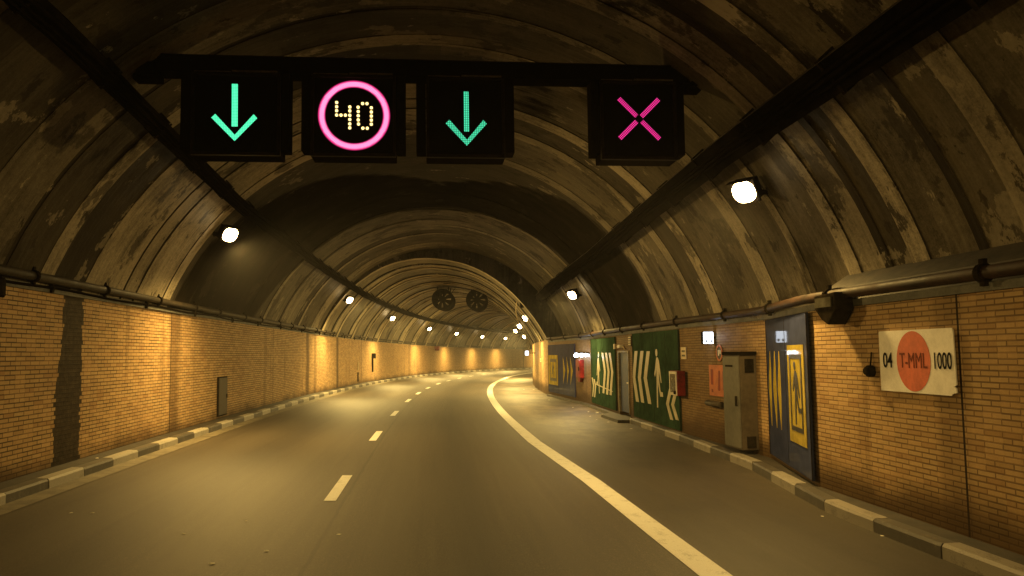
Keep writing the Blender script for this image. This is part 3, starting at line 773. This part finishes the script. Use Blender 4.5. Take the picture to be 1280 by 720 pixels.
# ------------------------------------------------------------------ jet fans
def make_fan():
    r = empty('jet_fan', (0, 0, 0)); tag(r, 'fan', 'jet fan', 'jet fans under the vault')
    m = MB(); m.ring((0, 0, 0), .60, .52, 0, 2.6, 32); m.ring((0, 0, 0), .635, .60, .0, .07, 32); m.ring((0, 0, 0), .635, .60, 1.2, 1.27, 32); m.build('housing', BLACKM, r, local=True)
    m = MB(); m.disc((0, .02, 0), .2, y1=.5, seg=18); m.build('hub', BLACKM, r, local=True)
    for k in range(8):
        a = 2 * PI * (k + .5) / 8; Mx = Matrix.Rotation(a, 4, 'Y')
        m = MB(); m.prism([(.15, -.05), (.53, -.15), (.53, .15), (.15, .05)], .06, .085, M=Mx); m.build('blade', BLACKM, r, local=True)
    for x in (-.32, .32):
        m = MB(); m.box((x - .03, .5, .5), (x + .03, .56, .80)); m.box((x - .03, 1.9, .5), (x + .03, 1.96, .80)); m.build('hanger', DARKM, r, local=True)
    m = MB(); m.tube([(.5, .3, .35), (.72, .3, .62), (.8, .35, .9)], .02, 6); m.build('cable', BLACKM, r, local=True)
    return r
fan = make_fan(); sf = 48
fan.matrix_basis = Matrix.Translation(P(sf, 4.33, 5.02)) @ Matrix.Rotation(-theta(sf) , 4, 'Z'); fan['label'] = 'round black jet fan hanging over the dashed line, its mate beside it towards the lay-by'
dup(fan, P(sf, 6.36, 4.96), -theta(sf), 'round black jet fan hanging on the lay-by side of its mate')

# ------------------------------------------------------------------ things on the walls. frame: -y faces the road, x runs against +s on the service wall
def wframe(s, wall='R', z=0, off=0):
    e = .05
    if wall == 'R':
        a, b = P(s - e, dR(s - e), 0), P(s + e, dR(s + e), 0); t = (a - b).normalized()
    else:
        a, b = P(s - e, 0, 0), P(s + e, 0, 0); t = (b - a).normalized()
    rz = math.atan2(t.y, t.x); nrm = Vector((t.y, -t.x, 0))
    d = dR(s) if wall == 'R' else 0
    return P(s, d, z) + nrm * off, rz
def wthing(name, s, z, label, cat, wall='R', off=0, group=None):
    p, rz = wframe(s, wall, z, off); r = empty(name, p, rz); tag(r, label, cat, group); return r
def slab(r, name, x0, x1, y0, y1, z0, z1, mat, bev=.004):
    m = MB(); m.box((x0, y0, z0), (x1, y1, z1)); return m.build(name, mat, r, local=True, bevel=bev)

# kilometre sign
r = wthing('distance_sign', 7.42, 1.57, 'weathered white sign with a red disc reading 04 T-MML 1000', 'sign', off=.002)
random.seed(3)
pl = [(-.605, -.305), (.53, -.305), (.545, -.29), (.61, -.275), (.605, -.235), (.575, -.222), (.61, -.205), (.60, .28), (.585, .305), (-.59, .305), (-.605, .29)]
m = MB(); m.prism(pl, -.03, -.018); m.build('plate', SIGNW, r, local=True)
m = MB(); m.prism([(.275 * math.cos(a) - .02, .292 * math.sin(a) + .0) for a in [2 * PI * k / 48 for k in range(48)]], -.0325, -.0302); m.build('disc', SIGNR, r, local=True)
for x in (-.4, .4):
    m = MB(); m.box((x - .02, -.018, -.25), (x + .02, 0, .25)); m.build('backing_rail', DARKM, r, local=True)
def text(r, name, body, x, z, size, sx, mat, y=-.0345, bold=0):
    cu = bpy.data.curves.new(name, 'FONT'); cu.body = body; cu.size = size; cu.align_x = 'CENTER'; cu.align_y = 'CENTER'; cu.extrude = .001; cu.offset = bold
    o = bpy.data.objects.new(name, cu); C.objects.link(o); bpy.context.view_layer.update()
    me = bpy.data.meshes.new_from_object(o.evaluated_get(bpy.context.evaluated_depsgraph_get())); bpy.data.objects.remove(o)
    me.transform(Matrix.Translation((x, y, z)) @ Matrix.Rotation(PI / 2, 4, 'X') @ Matrix.Diagonal((sx, 1, 1, 1)))
    me.materials.clear(); me.materials.append(mat); me.name = name
    q = bpy.data.objects.new(name, me); C.objects.link(q); q.parent = r; return q
text(r, 'lettering', '04', -.455, .0, .215, .8, INK, bold=.002)
text(r, 'lettering', 'T-MML', -.02, .0, .215, .70, INKR, bold=0)
text(r, 'lettering', '1000', .43, .0, .215, .66, INK, bold=.002)

r = wthing('wall_bell', 8.22, 1.46, 'small round dark fitting on bare brick with a thin cable above', 'wall fitting')
m = MB(); m.disc((0, -.07, 0), .062, y1=0, seg=18); m.disc((0, -.10, 0), .04, y1=-.07, seg=14); m.build('body', DARKM, r, local=True, bevel=.01)
m = MB(); m.tube([(0, -.03, .06), (.004, -.02, .14), (0, -.012, .2)], .008, 6); m.build('cable', BLACKM, r, local=True)

# wedge housing under the pipe
r = wthing('wedge_housing', 8.80, 1.97, 'dark wedge-shaped housing fixed under the rusty pipe at the edge of the dark blue panel', 'housing', off=.0)
m = MB(); m.prism([(-.20, .34), (.28, .36), (.28, .16), (.10, .0), (-.04, .06), (-.20, .19)], -.24, -.02); m.build('shell', DARKM, r, local=True, bevel=.012)
m = MB(); m.box((-.15, -.258, .2), (.22, -.243, .31)); m.build('front_glass', GLASSD, r, local=True)
m = MB(); m.box((-.05, -.1, .36), (.1, 0, .42)); m.build('bracket', DARKM, r, local=True)

# running figure outline (own drawing): x to the right, z up, unit height, facing -x
def figure(r, cx, z0, h, wsc, mirror, mat, y0, y1, name='running_figure'):
    f = -1 if mirror else 1
    def T(pts): return [(cx + f * x * wsc, z0 + z * h) for x, z in pts]
    m = MB()
    m.prism(T([(-.055 + .07 * math.cos(a) , .935 + .065 * math.sin(a)) for a in [2 * PI * k / 14 for k in range(14)]]), y0, y1)
    m.prism(T([(-.07, .855), (.03, .855), (.10, .80), (.15, .68), (.20, .55), (.245, .43), (.19, .425), (.14, .52), (.09, .62), (.075, .55), (.10, .44), (.13, .36), (.16, .28),
               (.30, .27), (.32, .20), (.13, .195), (.06, .33), (.0, .43), (-.01, .33), (-.02, .15), (-.03, .0), (-.10, .0), (-.10, .16), (-.09, .34), (-.08, .50), (-.075, .66),
               (-.12, .60), (-.19, .52), (-.235, .565), (-.17, .66), (-.12, .76)]), y0, y1)
    m.build(name, mat, r, local=True)
def panel(name, s0, s1, z0, z1, label, mat, thick=.03, off=0, skew=0):
    sc = (s0 + s1) / 2; L = (P(s1, dR(s1), 0) - P(s0, dR(s0), 0)).length
    r = wthing(name, sc, z0, label, 'panel', off=off)
    if skew: r.matrix_basis = r.matrix_basis @ Matrix.Translation((0, -L / 2 * math.sin(skew), 0)) @ Matrix.Rotation(-skew, 4, 'Z')
    m = MB(); m.box((-L / 2, -thick, 0), (L / 2, -.003, z1 - z0)); m.build('board', mat, r, local=True, bevel=.004)
    m = MB()
    for x in (-L / 2, L / 2 - .014): m.box((x, -thick - .008, 0), (x + .014, -thick - .002, z1 - z0))
    m.build('edge_trim', DARKM, r, local=True)
    m = MB(); k = max(2, int(L / .9))
    for i in range(1, k):
        m.box((-L / 2 + L * i / k - .004, -thick - .003, .03), (-L / 2 + L * i / k + .004, -thick + .001, z1 - z0 - .03))
    m.build('seam', DARKM, r, local=True)
    return r, sc, -thick - .004
def chev(r, sc, z0, pts, w, y, mat, name='chevron'):
    for a, b, c in pts:
        m = MB(); L = [(sc - a[0], a[1] - z0), (sc - b[0], b[1] - z0), (sc - c[0], c[1] - z0)]
        m.prism([(x - w / 2, z) for x, z in L] + [(x + w / 2, z) for x, z in L[::-1]], y, y + .006); m.build(name, mat, r, local=True)
# nearest dark blue panel
r, sc, y = panel('wall_panel', 9.58, 12.22, .1, 2.16, 'glossy dark blue panel with three yellow arrows and a framed exit figure, next to the bare brick', BLUEP, skew=math.radians(.75))
for st, sm_, sb in ((11.97, 12.1, 12.0), (11.62, 11.77, 11.62), (11.3, 11.43, 11.3)):
    m = MB(); xs = [sc - st, sc - sm_, sc - sb]
    m.prism([(xs[0], 1.58), (xs[1] - .03, 1.02), (xs[2], .45), (xs[2] + .04, .75), (xs[2] + .05, 1.02), (xs[0] + .04, 1.3)], y - .002, y + .005); m.build('arrow', YELLOW, r, local=True)
xa, xb = sc - 10.72, sc - 9.76
m = MB(); m.box((xa, y - .004, .37), (xb, y + .004, 1.66)); m.build('yellow_plate', YELLOW, r, local=True)
def rframe(m, x0, x1, z0, z1, w, y0, y1):
    m.box((x0, y0, z0), (x1, y1, z0 + w)); m.box((x0, y0, z1 - w), (x1, y1, z1)); m.box((x0, y0, z0 + w), (x0 + w, y1, z1 - w)); m.box((x1 - w, y0, z0 + w), (x1, y1, z1 - w))
m = MB(); rframe(m, xa + .13, xb - .13, .53, 1.54, .06, y - .009, y - .0045); m.build('frame_mark', BLACKMARK, r, local=True)
figure(r, (xa + xb) / 2, .62, .82, .85, False, BLACKMARK, y - .009, y - .0045)
# green panels
r, sc, y = panel('wall_panel', 16.47, 20.56, .06, 2.16, 'green panel with three large cream chevrons, a running figure and a red cabinet beside it', GREENP)
chev(r, sc, .06, [((20.14, 1.72), (20.44, 1.06), (20.12, .45)), ((19.54, 1.72), (19.87, 1.06), (19.6, .46)), ((18.94, 1.71), (19.29, 1.07), (18.93, .47))], .30, y, CREAM)
chev(r, sc, .06, [((17.15, .89), (17.42, .56), (17.12, .24)), ((16.76, .86), (17.02, .57), (16.72, .27))], .22, y, CREAM, 'small_chevron')
figure(r, sc - 18.15, .37, 1.33, 1.25, False, CREAM, y, y + .006)
r, sc, y = panel('wall_panel', 22.72, 26.75, .06, 2.14, 'green panel with cream chevrons and figure, on the far side of the blue-black door', GREENP)
chev(r, sc, .06, [((24.67, 1.69), (24.30, 1.13), (24.64, .46)), ((24.09, 1.69), (23.74, 1.13), (24.06, .45)), ((23.53, 1.69), (23.2, 1.14), (23.52, .46))], .30, y, CREAM)
chev(r, sc, .06, [((26.55, .88), (26.31, .62), (26.53, .26)), ((26.2, .84), (25.96, .62), (26.17, .26))], .2, y, CREAM, 'small_chevron')
figure(r, sc - 25.4, .36, 1.3, 1.25, True, CREAM, y, y + .006)
m = MB(); m.prism([(sc - 26.0, .62), (sc - 23.2, .50), (sc - 23.2, .53), (sc - 26.0, .65)], y - .002, y + .004); m.build('scratch_line', CREAM, r, local=True)
# far dark panel
r, sc, y = panel('wall_panel', 29.5, 34.3, .1, 2.05, 'dull dark panel with yellow framed figure and three thin arrows, where the wall meets the narrower bore', BLUEP)
L = 4.9
for st, ap in ((31.44, 31.07), (30.79, 30.46), (30.2, 29.83)):
    m = MB(); m.prism([(sc - st - .03, 1.47), (sc - ap, .94), (sc - st - .03, .42), (sc - st + .05, .94)], y - .002, y + .005); m.build('arrow', YELLOW, r, local=True)
xa, xb = sc - 34.2, sc - 32.41
m = MB(); m.box((xa, y - .004, .32), (xb, y + .004, 1.53)); m.build('yellow_plate', YELLOW, r, local=True)
m = MB(); rframe(m, xa + .28, xb - .22, .47, 1.38, .13, y - .009, y - .0045); m.build('frame_mark', BLACKMARK, r, local=True)
figure(r, (xa + xb) / 2, .62, .62, .9, True, BLACKMARK, y - .009, y - .0045)

# blue-black door
p, rz = wframe(21.75, 'R', .06, 0); r = empty('emergency_door', p, rz); tag(r, 'narrow blue-black door in a pale worn frame between the two green panels', 'door')
W_ = .66
m = MB(); m.box((-W_ + .09, .03, 0.02), (W_ - .06, .07, 1.62)); lf = m.build('leaf', DOORB, r, local=True, bevel=.004)
m = MB()
for a, b in ((.12, .7), (.8, 1.52)): m.box((-W_ + .2, .022, a), (W_ - .17, .029, b))
m.build('pressed_panel', DOORB, lf, local=True, bevel=.006)
m = MB(); m.box((W_ - .3, -.02, .80), (W_ - .1, .005, .84)); m.box((W_ - .13, -.01, .74), (W_ - .1, .03, .9)); m.build('handle', WHITEM, lf, local=True)
m = MB(); m.box((-W_, -.03, 0), (-W_ + .085, .16, 1.68)); m.box((W_ - .055, -.03, 0), (W_, .16, 1.68)); m.box((-W_ + .085, -.03, 1.625), (W_ - .055, .16, 1.68)); m.build('frame', FRAMEM, r, local=True, bevel=.004)
r = wthing('conduit_fitting', 22.1, 1.84, 'pale conduit and fittings across the brick just above the blue-black door', 'conduit')
m = MB(); m.tube([(-.62, -.05, .02), (.1, -.05, .03), (.5, -.05, .01), (.66, -.05, -.06)], .022, 8); m.build('tube', PLATE, r, local=True)
m = MB(); m.box((-.5, -.11, -.05), (-.3, -.01, .09)); m.build('box', PLATE, r, local=True, bevel=.006)
m = MB(); m.box((.12, -.13, -.03), (.42, -.02, .06)); m.build('lamp_body', WHITEM, r, local=True, bevel=.01)
r = wthing('louvre_plate', 20.86, 1.86, 'small pale louvred plate high between the door and a green panel', 'plate')
m = MB(); m.box((-.14, -.03, 0), (.14, 0, .26)); m.build('backing', BEIGE, r, local=True)
m = MB()
for k in range(4): m.box((-.12, -.045, .025 + k * .06), (.12, -.031, .055 + k * .06))
m.build('louvres', PLATE, r, local=True)

# red hose cabinet beside the green panel
r = wthing('hose_cabinet', 16.28, .80, 'red hose cabinet with white-framed glass front at the edge of the green panel', 'cabinet', off=.045)
m = MB(); m.box((-.26, -.17, 0), (.26, 0, .50)); m.build('case', REDM, r, local=True, bevel=.012)
m = MB(); rframe(m, -.25, .25, .01, .49, .05, -.187, -.172); m.build('door_frame', WHITEM, r, local=True)
m = MB(); m.box((-.2, -.18, .06), (.2, -.174, .44)); m.build('glass', GLASSD, r, local=True)
m = MB(); m.box((.06, -.195, .03), (.22, -.189, .10)); m.build('latch', BLACKM, r, local=True)
r = wthing('notice_plate', 16.18, 1.54, 'small cream notice plate above the red hose cabinet', 'plate', off=.002)
m = MB(); m.box((-.17, -.02, 0), (.17, 0, .24)); m.build('plate', PLATE, r, local=True)
m = MB()
for k in range(2): m.box((-.11, -.023, .05 + k * .09), (.11, -.0205, .09 + k * .09))
m.build('faint_marks', BEIGE, r, local=True)

# lit exit sign, projecting from the wall
p, rz = wframe(14.45, 'R', 1.82, 0); r = empty('exit_sign', p, rz); tag(r, 'small glowing white square sign box sticking out above the orange notice', 'lit sign')
m = MB(); m.box((-.05, -.25, 0), (.05, -.05, .23)); m.build('case', BLACKM, r, local=True)
m = MB(); m.box((-.056, -.24, .012), (-.0505, -.06, .218)); m.box((.0505, -.24, .012), (.056, -.06, .218)); m.build('lit_face', EXITM, r, local=True)
m = MB()
for y0 in (-.2, -.12):
    m = MB(); m.box((.0565, y0, .03), (.0585, y0 + .04, .08)); m.build('pictogram', BLACKMARK, r, local=True)
m = MB(); m.box((-.02, -.05, .1), (.02, 0, .14)); m.build('arm', DARKM, r, local=True)
# faint round prohibition-like sign
r = wthing('round_sign', 14.22, 1.66, 'faint round red-and-grey sign on brick above the orange notice', 'sign', off=.004)
m = MB(); m.ring((0, 0, 0), .15, .115, -.022, -.012, 28); m.build('rim', POSTER, r, local=True)
m = MB(); m.disc((0, -.016, 0), .114, y1=-.002, seg=24); m.build('disc', BEIGE, r, local=True)
m = MB(); m.box((-.06, -.02, -.05), (-.01, -.0165, .05)); m.box((.02, -.02, -.02), (.06, -.0165, .05)); m.build('symbol', WHITEM, r, local=True)
# orange notice and rail below
r = wthing('notice_board', 14.3, .88, 'faded orange-red notice board with dark figures beside the tall grey cabinet', 'notice', off=.004)
m = MB(); m.box((-.42, -.03, 0), (.42, 0, .56)); m.build('board', POSTER, r, local=True)
for pts in ([(-.33, .2), (-.22, .2), (-.22, .48), (-.33, .48)], [(-.31, .06), (-.24, .06), (-.24, .12), (-.31, .12)], [(0, .1), (.05, .46), (.12, .46), (.1, .1)], [(.24, .12), (.3, .12), (.3, .45), (.24, .45)]):
    m = MB(); m.prism(pts, -.033, -.0305); m.build('dark_figure', REDM, r, local=True)
r = wthing('pipe_rail', 14.35, .74, 'short horizontal metal tube on brick below the orange notice', 'pipe', off=0)
m = MB(); m.tube([(-.38, -.08, 0), (.32, -.08, 0)], .055, 12); m.build('tube', HATCHM, r, local=True)
m = MB(); m.box((-.3, -.06, -.03), (-.26, 0, .03)); m.box((.2, -.06, -.03), (.24, 0, .03)); m.build('clip', DARKM, r, local=True)
# tall grey cabinet
r = wthing('tall_cabinet', 13.0, .1, 'tall grey steel cabinet standing against brick between notice and dark blue panel', 'cabinet', off=0)
m = MB(); m.box((-.38, -.28, 0), (.29, 0, 1.52)); m.build('body', BEIGE, r, local=True, bevel=.01)
m = MB(); m.box((-.37, -.305, .03), (.28, -.282, 1.5)); dd = m.build('door', GREY, r, local=True, bevel=.006)
m = MB(); m.box((.16, -.33, .7), (.20, -.306, .86)); m.build('handle', DARKM, dd, local=True)
m = MB(); m.box((-.25, -.31, 1.33), (.05, -.306, 1.36)); m.build('vent_slot', DARKM, dd, local=True)
for z0, z1 in ((1.24, 1.46), (.04, .22)):
    m = MB(); m.box((.291, -.2, z0), (.304, -.05, z1)); m.build('hinge_plate', DARKM, r, local=True)
m = MB(); m.box((-.40, -.30, 1.522), (.31, 0, 1.58)); m.build('dark_gap_strip', BLACKM, r, local=True)  # black strip paints in the dark gap above the cabinet

# SOS post: light bar and red cabinet
r = wthing('light_bar', 28.1, 1.62, 'bar with three glaring white lights over the red extinguisher cabinet', 'lights', off=0)
m = MB(); m.box((-.85, -.10, .04), (.85, 0, .10)); m.build('bar', DARKM, r, local=True)
for x, q in ((-.70, .13), (0.06, .105), (.66, .085)):
    m = MB(); m.tube([(x, -.06, 0), (x, -.14, 0), (x, -.2, 0), (x, -.22, 0)], [q * .36, q * .6, q * .5, q * .2], 12); m.build('bulb', WLED, r, local=True)
L = bpy.data.lights.new('white_light', 'POINT'); L.energy = 12; L.color = (.85, .92, 1); L.shadow_soft_size = .1
o = bpy.data.objects.new('white_light', L); C.objects.link(o); p, rz = wframe(28.1, 'R', 1.6, .4); o.location = p
r = wthing('extinguisher_cabinet', 28.6, .82, 'slim red extinguisher cabinet hanging below the three white lights', 'cabinet', off=0)
m = MB(); m.box((-.3, -.15, 0), (.3, 0, .64)); m.prism([(-.12, -.14), (.12, -.14), (.2, 0), (-.2, 0)], -.12, -.02); m.build('case', REDM, r, local=True, bevel=.01)
m = MB(); m.box((-.26, -.162, .04), (.26, -.152, .60)); dd = m.build('door', REDM, r, local=True, bevel=.004)
m = MB(); m.box((.16, -.18, .26), (.2, -.163, .4)); m.build('handle', BLACKM, dd, local=True)

# bent conduit on the vault above the far green panel
r = empty('bent_conduit', P(22.7, 10.2, 2.3)); tag(r, 'thin bent conduit rising from the wall top and turning towards the tray', 'conduit')
m = MB(); pts = []
for a in [0, .1, .2, .3, .36]:
    an = A1 + a * 1.0; pts.append(P(22.7, VC + (VR - .07) * math.cos(an), VZ + (VR - .07) * math.sin(an)))
an = A1 + .38
pts += [P(22.8, VC + (VR - .08) * math.cos(an), VZ + (VR - .08) * math.sin(an)), P(23.2, VC + (VR - .08) * math.cos(an + .01), VZ + (VR - .08) * math.sin(an + .01)), P(26.2, VC + (VR - .08) * math.cos(an + .04), VZ + (VR - .08) * math.sin(an + .04))]
m.tube(pts, .022, 8); m.build('tube', TRAYM, r)

# bits past the mouth
p = P(38.9, 9.65, 1.32); r = empty('small_plate', p, -PI / 2 - theta(38.9)); tag(r, 'tiny cream plate on the brick corner of the narrower bore', 'plate')
m = MB(); m.box((-.3, -.02, 0), (.3, 0, .16)); m.build('plate', PLATE, r, local=True)
m = MB(); m.box((-.25, -.024, .05), (.25, -.0205, .1)); m.build('faint_mark', BEIGE, r, local=True)
p = P(37.0, 9.65, 1.7); r = empty('lit_marker', P(44, 9.2, 1.76), -theta(44)); tag(r, 'tiny glowing white marker sign just past the brick corner', 'lit sign')
m = MB(); m.box((-.1, .01, -.12), (.1, .06, .12)); m.build('case', BLACKM, r, local=True)
m = MB(); m.box((-.085, .0, -.105), (.085, .008, .105)); m.build('lit_face', EXITM, r, local=True)
m = MB(); m.box((.1, .02, -.02), (.46, .05, .02)); m.build('arm', DARKM, r, local=True)
r = empty('vault_box', P(35.2, 8.75, 3.75), -theta(35.2)); tag(r, 'dark box with dangling cable hung where the narrower bore begins', 'box')
m = MB(); m.box((-.22, 0, -.02), (.2, .5, .36)); m.build('case', DARKM, r, local=True, bevel=.02)
m = MB(); m.tube([(-.2, .1, .3), (-.38, .1, .2), (-.42, .1, -.2), (-.36, .1, -.55), (-.2, .1, -.62)], .025, 6); m.build('cable', PLATE, r, local=True)

# things on the long brick wall
r = wthing('wall_hatch', 20.5, .28, 'narrow brown-grey steel hatch low in the long brick wall', 'hatch', 'L')
m = MB(); m.box((-.40, -.035, 0), (.40, 0, .95)); m.build('frame', DARKM, r, local=True)
m = MB(); m.box((-.37, -.05, .03), (.37, -.036, .92)); d_ = m.build('door', HATCHM, r, local=True, bevel=.004)
m = MB(); m.box((.28, -.065, .42), (.33, -.051, .52)); m.build('latch', DARKM, d_, local=True)
r = wthing('call_post', 48.9, .78, 'thin dark upright fitting with a small box at its top on the long brick wall', 'wall fitting', 'L')
m = MB(); m.box((-.06, -.08, 0), (.06, 0, .85)); m.build('upright', BLACKM, r, local=True)
m = MB(); m.box((-.12, -.2, .8), (.22, 0, 1.1)); m.build('box', DARKM, r, local=True)
r = wthing('call_post', 44.4, .34, 'faint pale slim fitting on the long brick wall, below the second floodlight', 'wall fitting', 'L')
m = MB(); m.box((-.05, -.05, 0), (.05, 0, .5)); m.build('upright', DARKM, r, local=True)
m = MB(); m.box((-.06, -.06, .62), (.06, 0, 1.08)); m.build('pale_strip', PLATE, r, local=True)
r = wthing('wall_speaker', 71.6, 2.2, 'small dark wedge fitting atop the long brick wall far down the tunnel', 'wall fitting', 'L')
m = MB(); m.prism([(-.3, .4), (.35, .4), (.3, .15), (-.1, 0), (-.3, .15)], -.4, -.02); m.build('shell', REDM, r, local=True)
m = MB(); m.box((-.1, -.1, .4), (.1, 0, .5)); m.build('bracket', DARKM, r, local=True)
r = wthing('junction_box', 10.12, 2.44, 'dark junction box under the pipe near the brick wall top', 'box', 'L')
m = MB(); m.box((-.10, -.12, 0), (.08, -.003, .24)); m.build('case', BLACKM, r, local=True, bevel=.01)
m = MB(); m.box((-.09, -.132, .02), (.07, -.121, .22)); m.build('cover', DARKM, r, local=True, bevel=.004)

# litter
def scrap(s, d, z, size, lab, grp, road=True):
    m = MB(); n = 7; c = P(s, d, z, True); a0 = random.random() * 6
    ring = []
    for k in range(n):
        a = a0 + 2 * PI * k / n; rr = size * random.uniform(.6, 1.2)
        ring.append(m.vert(c + Vector((math.cos(a) * rr, math.sin(a) * rr, size * random.uniform(0, .12)))))
    ap = m.vert(c + Vector((0, 0, size * .35))); bt = m.vert(c)
    for k in range(n): m.face([ring[k], ring[(k + 1) % n], ap]); m.face([ring[(k + 1) % n], ring[k], bt])
    tag(m.build('paper_scrap', PAPER), lab, 'litter', grp)
for s, d, q in ((9.15, 1.38, .025), (9.13, 1.6, .025), (8.04, 2.85, .022), (7.3, 3.75, .022), (7.9, 4.3, .025), (6.9, 3.4, .03), (8.6, 3.3, .018)):
    scrap(s, d, .006, q, 'small pale scrap lying on the asphalt of the dashed-line lanes', 'scraps of litter on the carriageway')
for s, d, q in ((23.4, 10.0, .07), (24.4, 9.75, .08), (20.6, 9.6, .07), (40.8, 8.9, .1), (40.9, 9.4, .09), (8.4, 9.3, .03), (7.45, 9.42, .03), (26.5, 9.6, .06), (22.6, 9.5, .06), (31, 9.3, .08), (21.4, 9.45, .05), (24.0, 9.95, .1), (18.7, 9.75, .06), (22.0, 9.85, .07)):
    scrap(s, d, .006, q * .6, 'small pale scrap lying on the dusty lay-by asphalt', 'scraps of litter on the lay-by')
for s, d, q in ((12.75, .22, .03), (11.6, .33, .018)):
    scrap(s, d, .132, q, 'small pale scrap lying on the narrow pavement below the black wall gap', 'scraps of litter on the pavement')

# ------------------------------------------------------------------ camera
cam = bpy.data.cameras.new('camera'); co = bpy.data.objects.new('camera', cam); C.objects.link(co)
cam.sensor_fit = 'HORIZONTAL'; cam.sensor_width = 36; cam.lens = 36 * F / 1280; cam.clip_start = .05; cam.clip_end = 1000
pitch = math.atan((Y0 - 360) / F)
fw = Vector((0, math.cos(pitch), math.sin(pitch))); up = Vector((0, -math.sin(pitch), math.cos(pitch))); rt = Vector((1, 0, 0))
cr, sr = math.cos(ROLL), math.sin(ROLL)
# image axes: u = x*cr + y*sr ; the measured roll turns the scene in the picture
r2 = rt * cr + up * sr; u2 = up * cr - rt * sr
co.matrix_world = Matrix(((r2.x, u2.x, -fw.x, 0), (r2.y, u2.y, -fw.y, 0), (r2.z, u2.z, -fw.z, H), (0, 0, 0, 1)))
scene.camera = co

# ------------------------------------------------------------------ world: night sky outside the portals
w = bpy.data.worlds.new('World'); scene.world = w; w.use_nodes = True
nt = w.node_tree; bg = nt.nodes['Background']
sky = nt.nodes.new('ShaderNodeTexSky'); sky.sky_type = 'NISHITA'; sky.sun_disc = False; sky.sun_elevation = math.radians(-4); sky.sun_rotation = math.radians(120)
nt.links.new(sky.outputs[0], bg.inputs[0]); bg.inputs[1].default_value = .05

# dusty tunnel air
m = MB(); m.box((-40, -32, -3.2), (120, 165, 8.5))
t = NT('tunnel_air'); pv = t.n('ShaderNodeVolumePrincipled', {'Color': (.9, .88, .84), 'Density': .001, 'Anisotropy': .35})
t.t.links.new(pv.outputs[0], t.out.inputs['Volume'])
tag(m.build('haze', t.m), 'thin dusty brown air filling the tunnel', 'haze', kind='stuff')


vs = scene.view_settings; vs.view_transform = 'Standard'; vs.look = 'None'; vs.gamma = 1; vs.use_curve_mapping = False; vs.exposure = 0.35
cy = scene.cycles; cy.use_denoising = True; cy.max_bounces = 6; cy.diffuse_bounces = 4; cy.glossy_bounces = 3; cy.transmission_bounces = 2; cy.sample_clamp_indirect = 6; cy.caustics_reflective = False; cy.caustics_refractive = False
cy.use_light_tree = True
